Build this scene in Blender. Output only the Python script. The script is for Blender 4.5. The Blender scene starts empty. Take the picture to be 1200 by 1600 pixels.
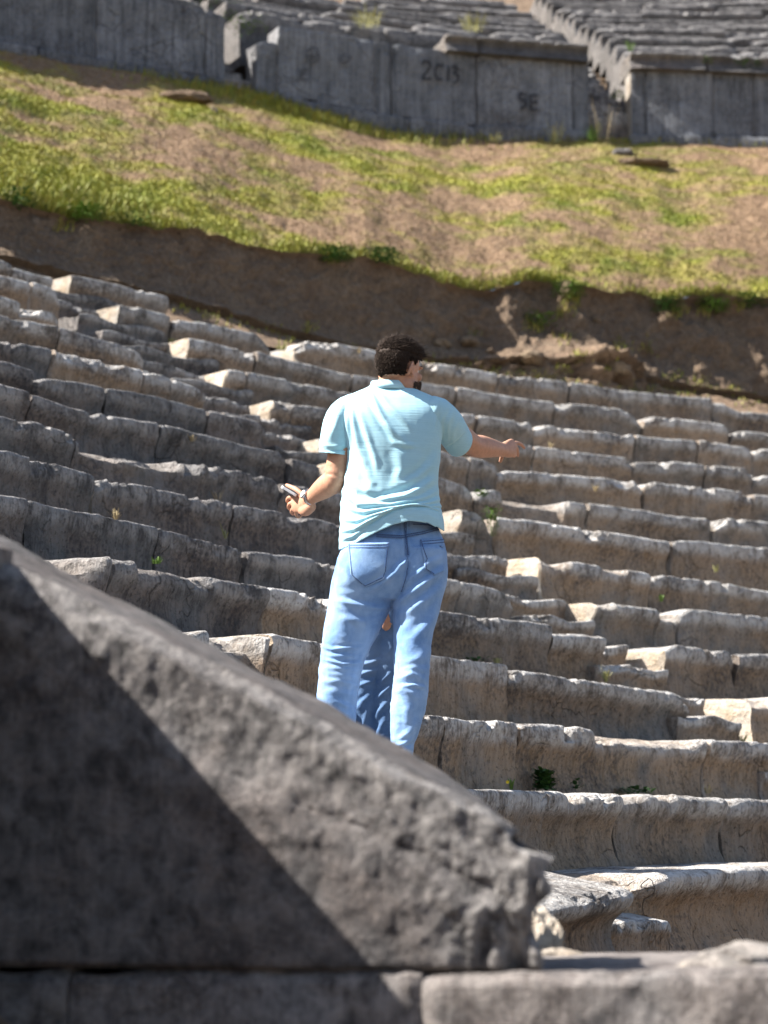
import bpy, bmesh, math, random
import numpy as np
from mathutils import Vector, Matrix
from mathutils.bvhtree import BVHTree
random.seed(7)
S = bpy.context.scene
COL = S.collection
# ------------------------------------------------------------------ camera model (metres, camera at x=y=0)
F, TH, SC = 3358.86, 0.16030146, 1.08
CX, CY, R0, T, RIS, H0 = 10.79203*SC, 2.30536*SC, 11.34982*SC, .51865*SC, .31*SC, -.0402*SC
EYE = 1.62                                   # eye height above the orchestra floor (z = 0)
CEN = (CX, CY)
def ray(px, py):
    u = (px-600)/F; v = (800-py)/F
    return np.array([u, math.cos(TH)-v*math.sin(TH), math.sin(TH)+v*math.cos(TH)])
def at(px, py, d):
    r = ray(px, py); p = r*(d/r[1]); p[2] += EYE; return p
def hit(px, py, R, c=CEN):
    d = ray(px, py)
    a = d[0]**2+d[1]**2; b = -(d[0]*c[0]+d[1]*c[1]); k = c[0]**2+c[1]**2-R*R
    s = (-b+math.sqrt(max(b*b-a*k, 0)))/a
    p = s*d; p[2] += EYE; return p
def angle(p): return math.atan2(p[1]-CY, p[0]-CX)
def polar(R, a): return np.array([CX+R*math.cos(a), CY+R*math.sin(a)])
CW = (4.28548*SC, 11.35785*SC)          # the upper seating has its own centre
def hitW(px, py, R): return hit(px, py, R, CW)
def angleW(p): return math.atan2(p[1]-CW[1], p[0]-CW[0])
def polarW(R, a): return np.array([CW[0]+R*math.cos(a), CW[1]+R*math.sin(a)])
def lerp_table(tab):
    xs = [p[0] for p in tab]; ys = [p[1] for p in tab]
    return lambda x: float(np.interp(x, xs, ys))
# ------------------------------------------------------------------ noise
def _h(ix, iy, iz, seed):
    n = (ix.astype(np.int64)*374761393 + iy.astype(np.int64)*668265263 + iz.astype(np.int64)*2147483647 + seed*1274126177) & 0xffffffff
    n = ((n ^ (n >> 13))*1274126177) & 0xffffffff
    n = (n ^ (n >> 16)) & 0xffffffff
    n = (n*2246822519) & 0xffffffff
    n = n ^ (n >> 15)
    return (n & 0xffff)/32767.5-1.0
def vn(P, seed=0):
    P = np.asarray(P, float); i = np.floor(P); f = P-i; i = i.astype(np.int64)
    w = f*f*f*(f*(f*6-15)+10)
    r = 0
    for a in (0, 1):
        for b in (0, 1):
            for c in (0, 1):
                ww = (w[..., 0] if a else 1-w[..., 0])*(w[..., 1] if b else 1-w[..., 1])*(w[..., 2] if c else 1-w[..., 2])
                r = r + ww*_h(i[..., 0]+a, i[..., 1]+b, i[..., 2]+c, seed)
    return r
def fbm(P, oct=4, seed=0, gain=.5):
    P = np.asarray(P, float); s = 0; a = 1; n = 0
    for k in range(oct):
        s = s+a*vn(P*(2.03**k)+k*17.3, seed+k*31); n += a; a *= gain
    return s/n
def sm(a, b, x):
    t = np.clip((np.asarray(x, float)-a)/(b-a), 0, 1); return t*t*(3-2*t)
# ------------------------------------------------------------------ object helpers
def mesh_obj(name, verts, faces, mat=None, parent=None, smooth=True, origin=None, attrs=None):
    V = np.asarray(verts, float)
    if origin is None: origin = np.zeros(3)
    me = bpy.data.meshes.new(name)
    me.from_pydata((V-np.asarray(origin)).tolist(), [], faces)
    if smooth: me.polygons.foreach_set('use_smooth', [True]*len(me.polygons))
    if attrs:
        for k, a in attrs.items():
            at_ = me.attributes.new(k, 'FLOAT', 'POINT'); at_.data.foreach_set('value', np.asarray(a, np.float32))
    me.update()
    o = bpy.data.objects.new(name, me); COL.objects.link(o)
    if mat: me.materials.append(mat)
    if smooth and attrs and 'lip' in attrs: me.set_sharp_from_angle(angle=math.radians(24))
    if parent is not None:
        o.parent = parent; o.location = Vector(origin)-Vector(parent.location)
    else: o.location = Vector(origin)
    return o
def tag(o, label=None, cat=None, group=None, kind=None):
    if label: o['label'] = label
    if cat: o['category'] = cat
    if group: o['group'] = group
    if kind: o['kind'] = kind
    return o
def empty(name, loc):
    o = bpy.data.objects.new(name, None); COL.objects.link(o); o.location = Vector(loc); o.empty_display_size = .1
    return o
# ------------------------------------------------------------------ materials
def newmat(name):
    m = bpy.data.materials.new(name); m.use_nodes = True
    nt = m.node_tree; b = nt.nodes['Principled BSDF']; b.inputs['Roughness'].default_value = .9
    b.inputs['Specular IOR Level'].default_value = .25
    return m, nt, b
class N:
    def __init__(s, nt): s.nt = nt; s.L = nt.links
    def n(s, t, **k):
        x = s.nt.nodes.new(t)
        for a, v in k.items(): setattr(x, a, v)
        return x
    def noise(s, vec, scale, detail=4, rough=.55, dist=0):
        x = s.n('ShaderNodeTexNoise'); x.inputs['Scale'].default_value = scale; x.inputs['Detail'].default_value = detail
        x.inputs['Roughness'].default_value = rough; x.inputs['Distortion'].default_value = dist
        if vec is not None: s.L.new(vec, x.inputs['Vector'])
        return x.outputs['Fac']
    def ramp(s, fac, stops, interp='LINEAR'):
        x = s.n('ShaderNodeValToRGB'); cr = x.color_ramp; cr.interpolation = interp
        while len(cr.elements) < len(stops): cr.elements.new(.5)
        for e, (p, c) in zip(cr.elements, stops):
            e.position = p; e.color = (c, c, c, 1) if isinstance(c, (int, float)) else (*c, 1)
        s.L.new(fac, x.inputs['Fac']); return x.outputs['Color']
    def mix(s, fac, a, b, mode='MIX'):
        x = s.n('ShaderNodeMix', data_type='RGBA', blend_type=mode)
        for sock, v in ((x.inputs[0], fac), (x.inputs[6], a), (x.inputs[7], b)):
            if hasattr(v, 'node'): s.L.new(v, sock)
            elif isinstance(v, (int, float)): sock.default_value = v
            else: sock.default_value = (*v, 1)
        return x.outputs[2]
    def math(s, op, a, b=None):
        x = s.n('ShaderNodeMath', operation=op)
        for sock, v in ((x.inputs[0], a), (x.inputs[1], b)):
            if v is None: continue
            if hasattr(v, 'node'): s.L.new(v, sock)
            else: sock.default_value = v
        return x.outputs[0]
    def attr(s, name): return s.n('ShaderNodeAttribute', attribute_name=name).outputs['Fac']
    def mapping(s, vec, scale=(1, 1, 1), rot=(0, 0, 0)):
        x = s.n('ShaderNodeMapping'); x.inputs['Scale'].default_value = scale; x.inputs['Rotation'].default_value = rot
        s.L.new(vec, x.inputs['Vector']); return x.outputs['Vector']
    def bump(s, h, bsdf, dist=.01, strength=1, prev=None):
        x = s.n('ShaderNodeBump'); x.inputs['Distance'].default_value = dist; x.inputs['Strength'].default_value = strength
        s.L.new(h, x.inputs['Height'])
        if prev is not None: s.L.new(prev, x.inputs['Normal'])
        s.L.new(x.outputs['Normal'], bsdf.inputs['Normal']); return x.outputs['Normal']
def stone_mat(name, grey=(.21, .19, .17), brown=(.31, .20, .112), light=(.53, .505, .475), dark=(.055, .052, .055), fresh=(.50, .445, .38),
              brown_lo=.37, brown_hi=.55, light_amt=.95, dark_amt=.75, scale=1.0, bump=1.0, contrast=1.0, streak=1.0):
    m, nt, b = newmat(name); k = N(nt)
    pos = k.n('ShaderNodeNewGeometry').outputs['Position']
    oi = k.n('ShaderNodeObjectInfo').outputs['Random']
    big = k.noise(pos, 1.7*scale, 5, .6, .3)
    mid = k.noise(pos, 7*scale, 6, .62, .4)
    fine = k.noise(pos, 38*scale, 5, .65)
    grain = k.noise(pos, 130*scale, 3, .7)
    st = k.noise(k.mapping(pos, (30*scale, 30*scale, 5*scale/streak**2)), 1, 5, .7, 1.2)
    lip = k.attr('lip'); fr = k.attr('fresh')
    g = k.mix(k.ramp(mid, [(.3, .0), (.7, 1)]), tuple(c*.68/contrast for c in grey), tuple(c*1.25*contrast for c in grey))
    bm_ = k.math('ADD', k.math('MULTIPLY', big, .62), k.math('MULTIPLY', mid, .38))
    bm_ = k.math('ADD', bm_, k.math('MULTIPLY', k.math('SUBTRACT', oi, .5), .12))
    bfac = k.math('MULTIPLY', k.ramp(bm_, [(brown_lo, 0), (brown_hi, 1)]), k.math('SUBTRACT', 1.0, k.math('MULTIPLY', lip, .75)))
    c = k.mix(k.math('MULTIPLY', bfac, .85), g, brown)
    sf = k.ramp(st, [(.36, 1-.18*streak), (.5, 1.0), (.68, 1+.15*streak)])
    c = k.mix(1.0, c, sf, 'MULTIPLY')
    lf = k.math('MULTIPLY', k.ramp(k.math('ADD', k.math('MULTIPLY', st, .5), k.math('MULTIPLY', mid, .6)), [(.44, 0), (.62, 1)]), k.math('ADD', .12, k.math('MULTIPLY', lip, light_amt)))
    c = k.mix(lf, c, light)  # grey lip patina, paled further to imitate sun on the rims
    df = k.math('MULTIPLY', k.ramp(k.math('ADD', k.math('MULTIPLY', fine, .45), k.math('MULTIPLY', big, .6)), [(.54, 0), (.66, 1)]), dark_amt)
    c = k.mix(df, c, dark)
    dis = k.n('ShaderNodeVectorMath', operation='ADD'); nz = k.n('ShaderNodeTexNoise'); nz.inputs['Scale'].default_value = 5*scale; nz.inputs['Detail'].default_value = 3; k.L.new(pos, nz.inputs['Vector'])
    sc_ = k.n('ShaderNodeVectorMath', operation='SCALE'); sc_.inputs['Scale'].default_value = .35/scale; k.L.new(nz.outputs['Color'], sc_.inputs[0]); k.L.new(pos, dis.inputs[0]); k.L.new(sc_.outputs[0], dis.inputs[1])
    vo = k.n('ShaderNodeTexVoronoi', feature='DISTANCE_TO_EDGE'); vo.inputs['Scale'].default_value = 3.2*scale; k.L.new(dis.outputs[0], vo.inputs['Vector'])
    crk = k.math('MULTIPLY', k.ramp(vo.outputs['Distance'], [(.0, 1), (.022, 0)]), k.ramp(k.noise(pos, 2.6*scale, 2, .5), [(.54, 0), (.62, 1)]))
    c = k.mix(k.math('MULTIPLY', crk, .4), c, (.02, .018, .016))
    pit = k.ramp(k.noise(pos, 55*scale, 2, .5), [(.28, .35), (.42, 1)])
    c = k.mix(.8, c, pit, 'MULTIPLY')
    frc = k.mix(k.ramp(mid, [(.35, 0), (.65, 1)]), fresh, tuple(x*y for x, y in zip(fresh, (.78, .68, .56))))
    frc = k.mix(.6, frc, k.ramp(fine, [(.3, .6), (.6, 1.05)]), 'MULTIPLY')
    c = k.mix(fr, c, frc)  # pale broken stone; sunlit block ends are painted paler with it too
    v = k.math('ADD', .82, k.math('MULTIPLY', oi, .36))
    hsv = k.n('ShaderNodeHueSaturation'); k.L.new(c, hsv.inputs['Color']); k.L.new(v, hsv.inputs['Value'])
    k.L.new(hsv.outputs['Color'], b.inputs['Base Color'])
    hh = k.math('ADD', k.math('ADD', k.math('MULTIPLY', k.math('SUBTRACT', mid, k.math('MULTIPLY', crk, .35)), 1.4), k.math('MULTIPLY', fine, .8)), k.math('ADD', k.math('MULTIPLY', grain, .25), k.math('MULTIPLY', st, .3)))
    k.bump(hh, b, .022*bump/scale, 1.0)
    return m
M = {}
M['stone'] = stone_mat('seat limestone')
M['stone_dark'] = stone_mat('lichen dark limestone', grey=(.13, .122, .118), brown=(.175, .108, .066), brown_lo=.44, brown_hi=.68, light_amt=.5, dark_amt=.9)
M['stone_far'] = stone_mat('upper limestone', grey=(.105, .10, .10), brown=(.14, .105, .082), brown_lo=.55, brown_hi=.75, light=(.25, .235, .225), fresh=(.19, .17, .15), dark_amt=.5)
M['slab'] = stone_mat('podium slab stone', grey=(.175, .183, .20), brown=(.19, .177, .163), brown_lo=.6, brown_hi=.85, light=(.24, .235, .235), light_amt=.25, dark_amt=.6, scale=.6, streak=2.4)
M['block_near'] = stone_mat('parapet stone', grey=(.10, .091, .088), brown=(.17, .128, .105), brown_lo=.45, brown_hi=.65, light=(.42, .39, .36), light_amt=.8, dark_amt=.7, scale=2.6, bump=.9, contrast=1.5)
def soil_mat(name, a, bcol, attr=None):
    m, nt, b = newmat(name); k = N(nt)
    pos = k.n('ShaderNodeNewGeometry').outputs['Position']
    n1 = k.noise(pos, 3.2, 6, .65, .4); n2 = k.noise(pos, 24, 5, .7); n3 = k.noise(pos, 90, 3, .7)
    c = k.mix(k.ramp(n1, [(.3, 0), (.7, 1)]), a, bcol)
    c = k.mix(.85, c, k.ramp(n2, [(.28, .45), (.5, 1), (.72, 1.4)]), 'MULTIPLY')
    c = k.mix(k.ramp(k.noise(pos, 34, 2, .5), [(.69, 0), (.73, 1)]), c, (.34, .29, .23))
    k.L.new(c, b.inputs['Base Color'])
    hh = k.math('ADD', k.math('MULTIPLY', n1, 2.0), k.math('ADD', k.math('MULTIPLY', n2, 1.0), k.math('MULTIPLY', n3, .3)))
    k.bump(hh, b, .05, 1)
    return m
M['soil'] = soil_mat('brown soil', (.17, .113, .073), (.25, .18, .12))
M['dust'] = soil_mat('dry earth', (.21, .14, .092), (.27, .19, .125))
def grass_mat(name, blades):
    m, nt, b = newmat(name); k = N(nt)
    pos = k.n('ShaderNodeNewGeometry').outputs['Position']
    gr = k.attr('green'); yl = k.attr('yellow')
    n2 = k.noise(pos, 14, 5, .7); n3 = k.noise(pos, 60, 4, .7)
    dry = k.mix(k.ramp(n2, [(.36, 0), (.64, 1)]), (.20, .125, .075), (.34, .225, .135))
    grn = k.mix(k.ramp(n2, [(.3, 0), (.7, 1)]), (.14, .18, .025), (.29, .31, .045))
    yel = k.mix(k.ramp(n3, [(.3, 0), (.7, 1)]), (.27, .265, .04), (.41, .385, .075))
    c = k.mix(gr, dry, k.mix(yl, grn, yel))
    c = k.mix(.7, c, k.ramp(n3, [(.3, .55), (.5, 1), (.7, 1.3)]), 'MULTIPLY')
    k.L.new(c, b.inputs['Base Color'])
    if blades:
        b.inputs['Roughness'].default_value = .6
    else: k.bump(k.math('ADD', n2, k.math('MULTIPLY', n3, .5)), b, .04, 1)
    return m
M['grass_ground'] = grass_mat('turf', False); M['grass'] = grass_mat('grass blades', True)
def plain(name, c, rough=.8, var=.0, scale=30, bump=0, spec=.25, metal=0, sss=0):
    m, nt, b = newmat(name); k = N(nt)
    tc = k.n('ShaderNodeTexCoord').outputs['Object']
    b.inputs['Roughness'].default_value = rough; b.inputs['Specular IOR Level'].default_value = spec; b.inputs['Metallic'].default_value = metal
    n = k.noise(tc, scale, 4, .6)
    col = k.mix(1, c, k.ramp(n, [(.3, 1-var), (.7, 1+var)]), 'MULTIPLY')
    k.L.new(col, b.inputs['Base Color'])
    if bump: k.bump(n, b, bump, 1)
    if sss:
        b.inputs['Subsurface Weight'].default_value = sss; b.inputs['Subsurface Radius'].default_value = (.012, .005, .003); b.inputs['Subsurface Scale'].default_value = .6
    return m
# ------------------------------------------------------------------ stone blocks on a ring
FRONT = [(0, 0), (.06, .004), (.13, .012), (.2, .02), (.27, .027), (.34, .033), (.41, .037), (.48, .038), (.55, .036), (.61, .031), (.66, .024), (.71, .014), (.75, .005), (.79, -.003),
         (.83, -.008), (.87, -.011), (.905, -.012), (.935, -.011), (.96, -.007), (.98, 0), (.993, .008), (1, .018)]
def ring_block(name, R, depth, a0, a1, zbot, ztop, mat, seed, seg=.026, fresh=(0, 0), spall=(), rough=1.0, recess=1.0, tilt=0., gap=.004, flat=False, corner=(0, 0), chips=1.0, lipw=1.0, parent=None, cen=CEN):
    """a0 > a1 (image left to right); zbot / ztop are functions of s in 0..1"""
    rng = random.Random(seed)
    L = (a0-a1)*R
    n = max(6, int(L/seg))
    s = np.linspace(0, 1, n); a = a0+(a1-a0)*s
    ga = gap/R; a = np.clip(a, a1+ga, a0-ga)
    fr = [(zf, dr*recess*(.25 if flat else 1)) for zf, dr in FRONT]
    prof = [(dr, zf, 0) for zf, dr in fr]
    m0 = len(prof)
    for d in (.04, .07, .11, .17, .26, .38, .52): 
        if d < depth-.05: prof.append((d, 1, 1))
    prof += [(depth, 1, 2), (depth, .5, 2), (depth, 0, 2), (depth*.5, 0, 2)]
    prof = np.array(prof); m = len(prof)
    zb = np.array([zbot(x) for x in s]); zt = np.array([ztop(x) for x in s])
    DR = np.repeat(prof[None, :, 0], n, 0).copy(); ZF = np.repeat(prof[None, :, 1], n, 0); KIND = prof[:, 2]
    Z = zb[:, None]+(zt-zb)[:, None]*ZF
    Z = Z+np.clip(DR, 0, None)*tilt*ZF
    A = np.repeat(a[:, None], m, 1)
    P = np.stack([cen[0]+(R+DR)*np.cos(A), cen[1]+(R+DR)*np.sin(A), Z], -1)
    Q = P+seed*3.71
    frontw = (KIND == 0)[None, :]*1.0; topw = (KIND == 1)[None, :]*1.0
    d_r = (fbm(Q*2.2, 3, 1)*.022+fbm(Q*8, 3, 2)*.012+fbm(Q*np.array([24, 24, 16]), 3, 3)*.005)*frontw*rough
    lipz = np.exp(-((ZF-1)/.16)**2)*frontw+np.exp(-np.clip(DR, 0, None)/.07)*topw
    edge = fbm(np.stack([Q[..., 0]*7, Q[..., 1]*7, Q[..., 2]*4], -1), 4, 5, .65)
    ch = np.clip(edge-.07, 0, 1)*.14*lipz*chips*np.clip(.55+1.7*fbm(Q*1.1+7, 2, 6), .08, 1.5)
    d_r += ch*frontw
    d_z = -ch*.55*(lipz > .2)+(fbm(Q*3.2, 3, 7)*.009+fbm(Q*14, 2, 8)*.005)*sm(.85, 1, ZF)*(KIND < 2)[None, :]*rough
    sp = np.zeros_like(DR)
    for (q0, q1, dep, z0) in spall:
        wv = sm(q0-.03, q0+.03, s)*(1-sm(q1-.03, q1+.03, s))
        zz = np.clip((ZF-z0)/(1-z0), 0, 1)*(frontw+topw)
        amt = wv[:, None]*zz*(1+.5*fbm(Q*7, 3, 11))
        d_r += amt*dep*frontw; d_z -= amt*dep*.45*sm(.75, 1, ZF)*(1-np.clip(DR/.3, 0, 1)); sp = np.maximum(sp, amt)
    dl = s*L; dr_ = (1-s)*L
    ce = np.exp(-(dl/.012)**2)+np.exp(-(dr_/.012)**2)
    d_r += (ce*.008)[:, None]*frontw
    d_z -= (ce*.004)[:, None]*sm(.9, 1, ZF)*(KIND < 2)[None, :]
    for dist, c_ in ((dl, corner[0]), (dr_, corner[1])):
        if c_:
            w = np.exp(-(dist/c_)**2)[:, None]*(1+.4*fbm(Q*9, 2, 13))
            d_r += w*c_*.55*sm(.35, 1, ZF)*frontw; d_z -= w*c_*.6*sm(.6, 1, ZF)*(KIND < 2)[None, :]
    DR2 = DR+d_r
    tk = np.nonzero(KIND == 1)[0]; fl_ = DR2[:, m0-1]
    for q_, j_ in enumerate(tk): DR2[:, j_] = np.maximum(DR2[:, j_], fl_+.010*(q_+1))
    P = np.stack([cen[0]+(R+DR2)*np.cos(A), cen[1]+(R+DR2)*np.sin(A), Z+d_z], -1)
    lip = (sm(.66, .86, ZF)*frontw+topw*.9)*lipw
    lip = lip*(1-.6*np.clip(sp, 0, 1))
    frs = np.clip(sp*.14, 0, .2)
    V = [P.reshape(-1, 3)]; LIP = [lip.ravel()]; FR = [frs.ravel()]
    faces = []
    for i in range(n-1):
        b0 = i*m
        for j in range(m):
            j2 = (j+1) % m
            faces.append((b0+j, b0+j2, b0+m+j2, b0+m+j))
    base = n*m
    for e, col in ((0, 0), (1, n-1)):
        ring = P[col]; cenp = ring.mean(0); tg = np.array([-math.sin(a[col]), math.cos(a[col]), 0])*(1 if e == 0 else -1)
        prev = None
        for q in (1, .86, .66, .4, .15):
            r = cenp+(ring-cenp)*q
            if q < 1: r = r+tg[None]*(fbm((r+seed)*6, 3, 17)*.03*rough+.004)[:, None]*(1 if e == 0 else 1)
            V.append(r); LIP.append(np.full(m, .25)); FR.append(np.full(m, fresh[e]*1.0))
            if prev is not None:
                for j in range(m):
                    j2 = (j+1) % m
                    f = (prev+j, base+j, base+j2, prev+j2)
                    faces.append(f if e == 0 else f[::-1])
            prev = base; base += m
        f = tuple(range(prev, prev+m)); faces.append(f if e == 1 else f[::-1])
    V = np.concatenate(V)
    am = (a0+a1)/2
    org = np.array([cen[0]+R*math.cos(am), cen[1]+R*math.sin(am), float(zb.min())])
    o = mesh_obj(name, V, faces, mat, parent, True, org, {'lip': np.concatenate(LIP), 'fresh': np.concatenate(FR)})
    return o
# rows of the lower seating: every block is its front top edge as read from the photo (1200 x 1600 px), plus options
def B(*pts, **k): return (pts, k)
ROWS = {
0: [B((985, 1372), (1010, 1366), (1060, 1360), (1200, 1352), (1340, 1348), spall=((0, .13, .13, .3),), rec=1.8)],
1: [B((560, 1224), (735, 1233), (855, 1236), rec=.7), B((855, 1236), (900, 1238), (973, 1240), rec=1.5, spall=((.25, .42, .05, .7),)), B((975, 1240), (1060, 1243), (1137, 1246), rec=1.4, spall=((.0, .2, .05, .6), (.33, .5, .04, .7))),
    B((1139, 1247), (1200, 1250), (1350, 1252), rec=.9, corner=(.05, 0))],
2: [B((250, 1045), (330, 1064), (458, 1087)), B((460, 1087), (494, 1093), (660, 1115), (695, 1119)), B((695, 1119), (740, 1124), (810, 1129), rec=.5), B((812, 1129), (875, 1134), (960, 1142), (1000, 1149), (1107, 1155), rec=1.1, spall=((.4, .96, .075, .62),)), B((1109, 1155), (1160, 1158), (1340, 1166), rec=.9)],
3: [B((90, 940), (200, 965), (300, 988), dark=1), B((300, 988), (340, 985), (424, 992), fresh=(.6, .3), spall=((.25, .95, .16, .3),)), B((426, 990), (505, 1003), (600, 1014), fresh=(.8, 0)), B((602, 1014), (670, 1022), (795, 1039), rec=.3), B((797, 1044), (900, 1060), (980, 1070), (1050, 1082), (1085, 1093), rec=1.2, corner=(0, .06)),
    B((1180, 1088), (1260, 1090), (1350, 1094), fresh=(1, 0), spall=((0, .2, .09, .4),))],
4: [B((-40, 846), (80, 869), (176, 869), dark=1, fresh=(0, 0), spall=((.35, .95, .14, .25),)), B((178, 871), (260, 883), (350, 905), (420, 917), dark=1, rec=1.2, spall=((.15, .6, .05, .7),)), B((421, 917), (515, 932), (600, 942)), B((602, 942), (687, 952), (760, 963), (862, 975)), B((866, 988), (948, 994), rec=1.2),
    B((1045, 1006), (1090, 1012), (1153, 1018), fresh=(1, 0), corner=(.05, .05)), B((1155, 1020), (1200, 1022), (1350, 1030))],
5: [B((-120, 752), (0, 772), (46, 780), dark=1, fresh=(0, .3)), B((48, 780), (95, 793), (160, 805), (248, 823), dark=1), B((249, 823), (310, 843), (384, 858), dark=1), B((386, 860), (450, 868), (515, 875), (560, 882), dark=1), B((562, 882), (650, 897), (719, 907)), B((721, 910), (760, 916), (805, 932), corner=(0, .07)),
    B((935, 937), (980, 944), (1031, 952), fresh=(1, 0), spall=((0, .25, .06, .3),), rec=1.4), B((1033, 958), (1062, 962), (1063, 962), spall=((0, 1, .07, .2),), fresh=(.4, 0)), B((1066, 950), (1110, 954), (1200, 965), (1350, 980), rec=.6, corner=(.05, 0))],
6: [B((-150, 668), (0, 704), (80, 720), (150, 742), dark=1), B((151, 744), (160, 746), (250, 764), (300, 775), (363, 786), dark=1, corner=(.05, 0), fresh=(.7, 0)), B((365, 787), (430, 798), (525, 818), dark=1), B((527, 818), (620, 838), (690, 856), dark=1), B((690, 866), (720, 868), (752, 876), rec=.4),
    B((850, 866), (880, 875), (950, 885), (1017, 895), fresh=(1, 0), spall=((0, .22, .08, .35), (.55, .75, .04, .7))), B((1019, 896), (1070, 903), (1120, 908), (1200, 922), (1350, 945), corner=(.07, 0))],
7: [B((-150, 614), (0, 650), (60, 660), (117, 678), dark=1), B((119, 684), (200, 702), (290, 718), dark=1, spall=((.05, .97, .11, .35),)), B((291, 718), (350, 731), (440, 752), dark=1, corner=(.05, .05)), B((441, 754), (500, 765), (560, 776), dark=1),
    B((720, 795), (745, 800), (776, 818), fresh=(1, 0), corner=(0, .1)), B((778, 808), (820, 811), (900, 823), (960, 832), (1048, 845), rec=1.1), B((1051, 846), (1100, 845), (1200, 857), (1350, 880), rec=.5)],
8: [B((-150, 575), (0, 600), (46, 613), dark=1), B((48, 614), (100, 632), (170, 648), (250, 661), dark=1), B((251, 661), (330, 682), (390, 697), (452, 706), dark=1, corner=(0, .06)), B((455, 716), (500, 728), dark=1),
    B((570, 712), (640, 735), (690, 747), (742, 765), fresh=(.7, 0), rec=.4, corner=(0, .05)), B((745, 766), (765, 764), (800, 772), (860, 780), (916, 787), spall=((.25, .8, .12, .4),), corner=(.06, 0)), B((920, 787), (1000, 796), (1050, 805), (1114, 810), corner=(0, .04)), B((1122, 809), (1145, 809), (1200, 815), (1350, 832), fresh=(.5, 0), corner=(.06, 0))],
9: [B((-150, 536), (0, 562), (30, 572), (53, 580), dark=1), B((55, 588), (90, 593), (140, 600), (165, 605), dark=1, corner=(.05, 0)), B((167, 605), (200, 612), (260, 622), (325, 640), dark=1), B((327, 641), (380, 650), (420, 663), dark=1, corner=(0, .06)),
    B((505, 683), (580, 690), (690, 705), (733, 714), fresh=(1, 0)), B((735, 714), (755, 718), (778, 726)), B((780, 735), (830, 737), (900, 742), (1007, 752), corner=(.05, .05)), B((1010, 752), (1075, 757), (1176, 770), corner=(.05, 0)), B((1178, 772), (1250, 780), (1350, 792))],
10: [B((-150, 498), (0, 530), (18, 534), dark=1), B((19, 532), (60, 540), (83, 545), dark=1, corner=(.06, 0)), B((85, 545), (100, 548), (160, 562), (225, 578)), B((227, 576), (270, 592), (325, 610), corner=(0, .04)),
    B((425, 625), (440, 625), (456, 628), fresh=(1, 0)), B((458, 631), (510, 637), (600, 656)), B((602, 656), (700, 674), (834, 697)), B((836, 697), (900, 705), (990, 716), corner=(0, .05)), B((992, 722), (1060, 722), (1100, 726)), B((1102, 726), (1178, 731), corner=(0, .04)), B((1180, 742), (1250, 746), (1350, 752), corner=(.05, 0))],
11: [B((-150, 458), (0, 490), (92, 510)), B((94, 511), (180, 535), (230, 553), corner=(0, .06)),
    B((355, 577), (385, 581), fresh=(1, 0)), B((387, 580), (450, 593), (530, 611), (600, 624)), B((602, 624), (715, 645), (745, 648)), B((747, 648), (780, 653), (836, 660), corner=(0, .05)), B((838, 662), (870, 665), (900, 670), (992, 679), fresh=(.3, 0), corner=(.06, 0)), B((994, 679), (1040, 684), (1090, 688)), B((1092, 688), (1178, 700), corner=(0, .05)), B((1180, 701), (1250, 704), (1350, 710), corner=(.05, 0))],
12: [B((-150, 432), (0, 462), (32, 472)), B((34, 476), (60, 480), (95, 490), corner=(.05, .05)),
    B((295, 527), (340, 537), (380, 545), (400, 549), fresh=(1, 0)), B((402, 549), (470, 565), (550, 585)), B((552, 585), (620, 594), (712, 604)), B((714, 604), (800, 620), (866, 627)), B((868, 627), (900, 630), (970, 637), (1006, 655), corner=(0, .08)), B((1008, 650), (1060, 653), (1142, 664), corner=(.05, .04)), B((1146, 672), (1190, 676), (1350, 690), corner=(.06, 0))],
13: [B((-150, 402), (0, 430), (48, 441)), B((50, 441), (80, 450), (97, 462), corner=(0, .06)),
    B((185, 475), (200, 477), (268, 492), fresh=(1, 0)), B((272, 499), (330, 505), (400, 520), (436, 546), corner=(0, .12)),
    B((468, 534), (490, 530), (560, 541), (660, 562), fresh=(.8, 0), corner=(.06, 0)), B((662, 562), (720, 573), (778, 584)), B((780, 584), (850, 590), (890, 596)), B((892, 596), (980, 610), (1112, 622)), B((1116, 624), (1150, 642), (1230, 647), (1350, 655), corner=(.05, 0))],
14: [B((-150, 384), (0, 405), (18, 413)), B((20, 418), (50, 426), (84, 434)), B((110, 428), (150, 437), (190, 445), (264, 463), fresh=(1, 0))],
}
ORD = ['lowest', 'second', 'third', 'fourth', 'fifth', 'sixth', 'seventh', 'eighth', 'ninth', 'tenth', 'eleventh', 'twelfth', 'thirteenth', 'fourteenth', 'topmost']
CNT = ['first', 'second', 'third', 'fourth', 'fifth', 'sixth', 'seventh', 'eighth', 'ninth', 'tenth', 'eleventh', 'twelfth', 'thirteenth', 'fourteenth', 'fifteenth', 'sixteenth', 'seventeenth', 'eighteenth', 'nineteenth']
def zseat(i): return EYE+H0+RIS*i
STAIR_R, STAIR_L = math.radians(133.7), math.radians(135.9)
n_block = 0
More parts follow.
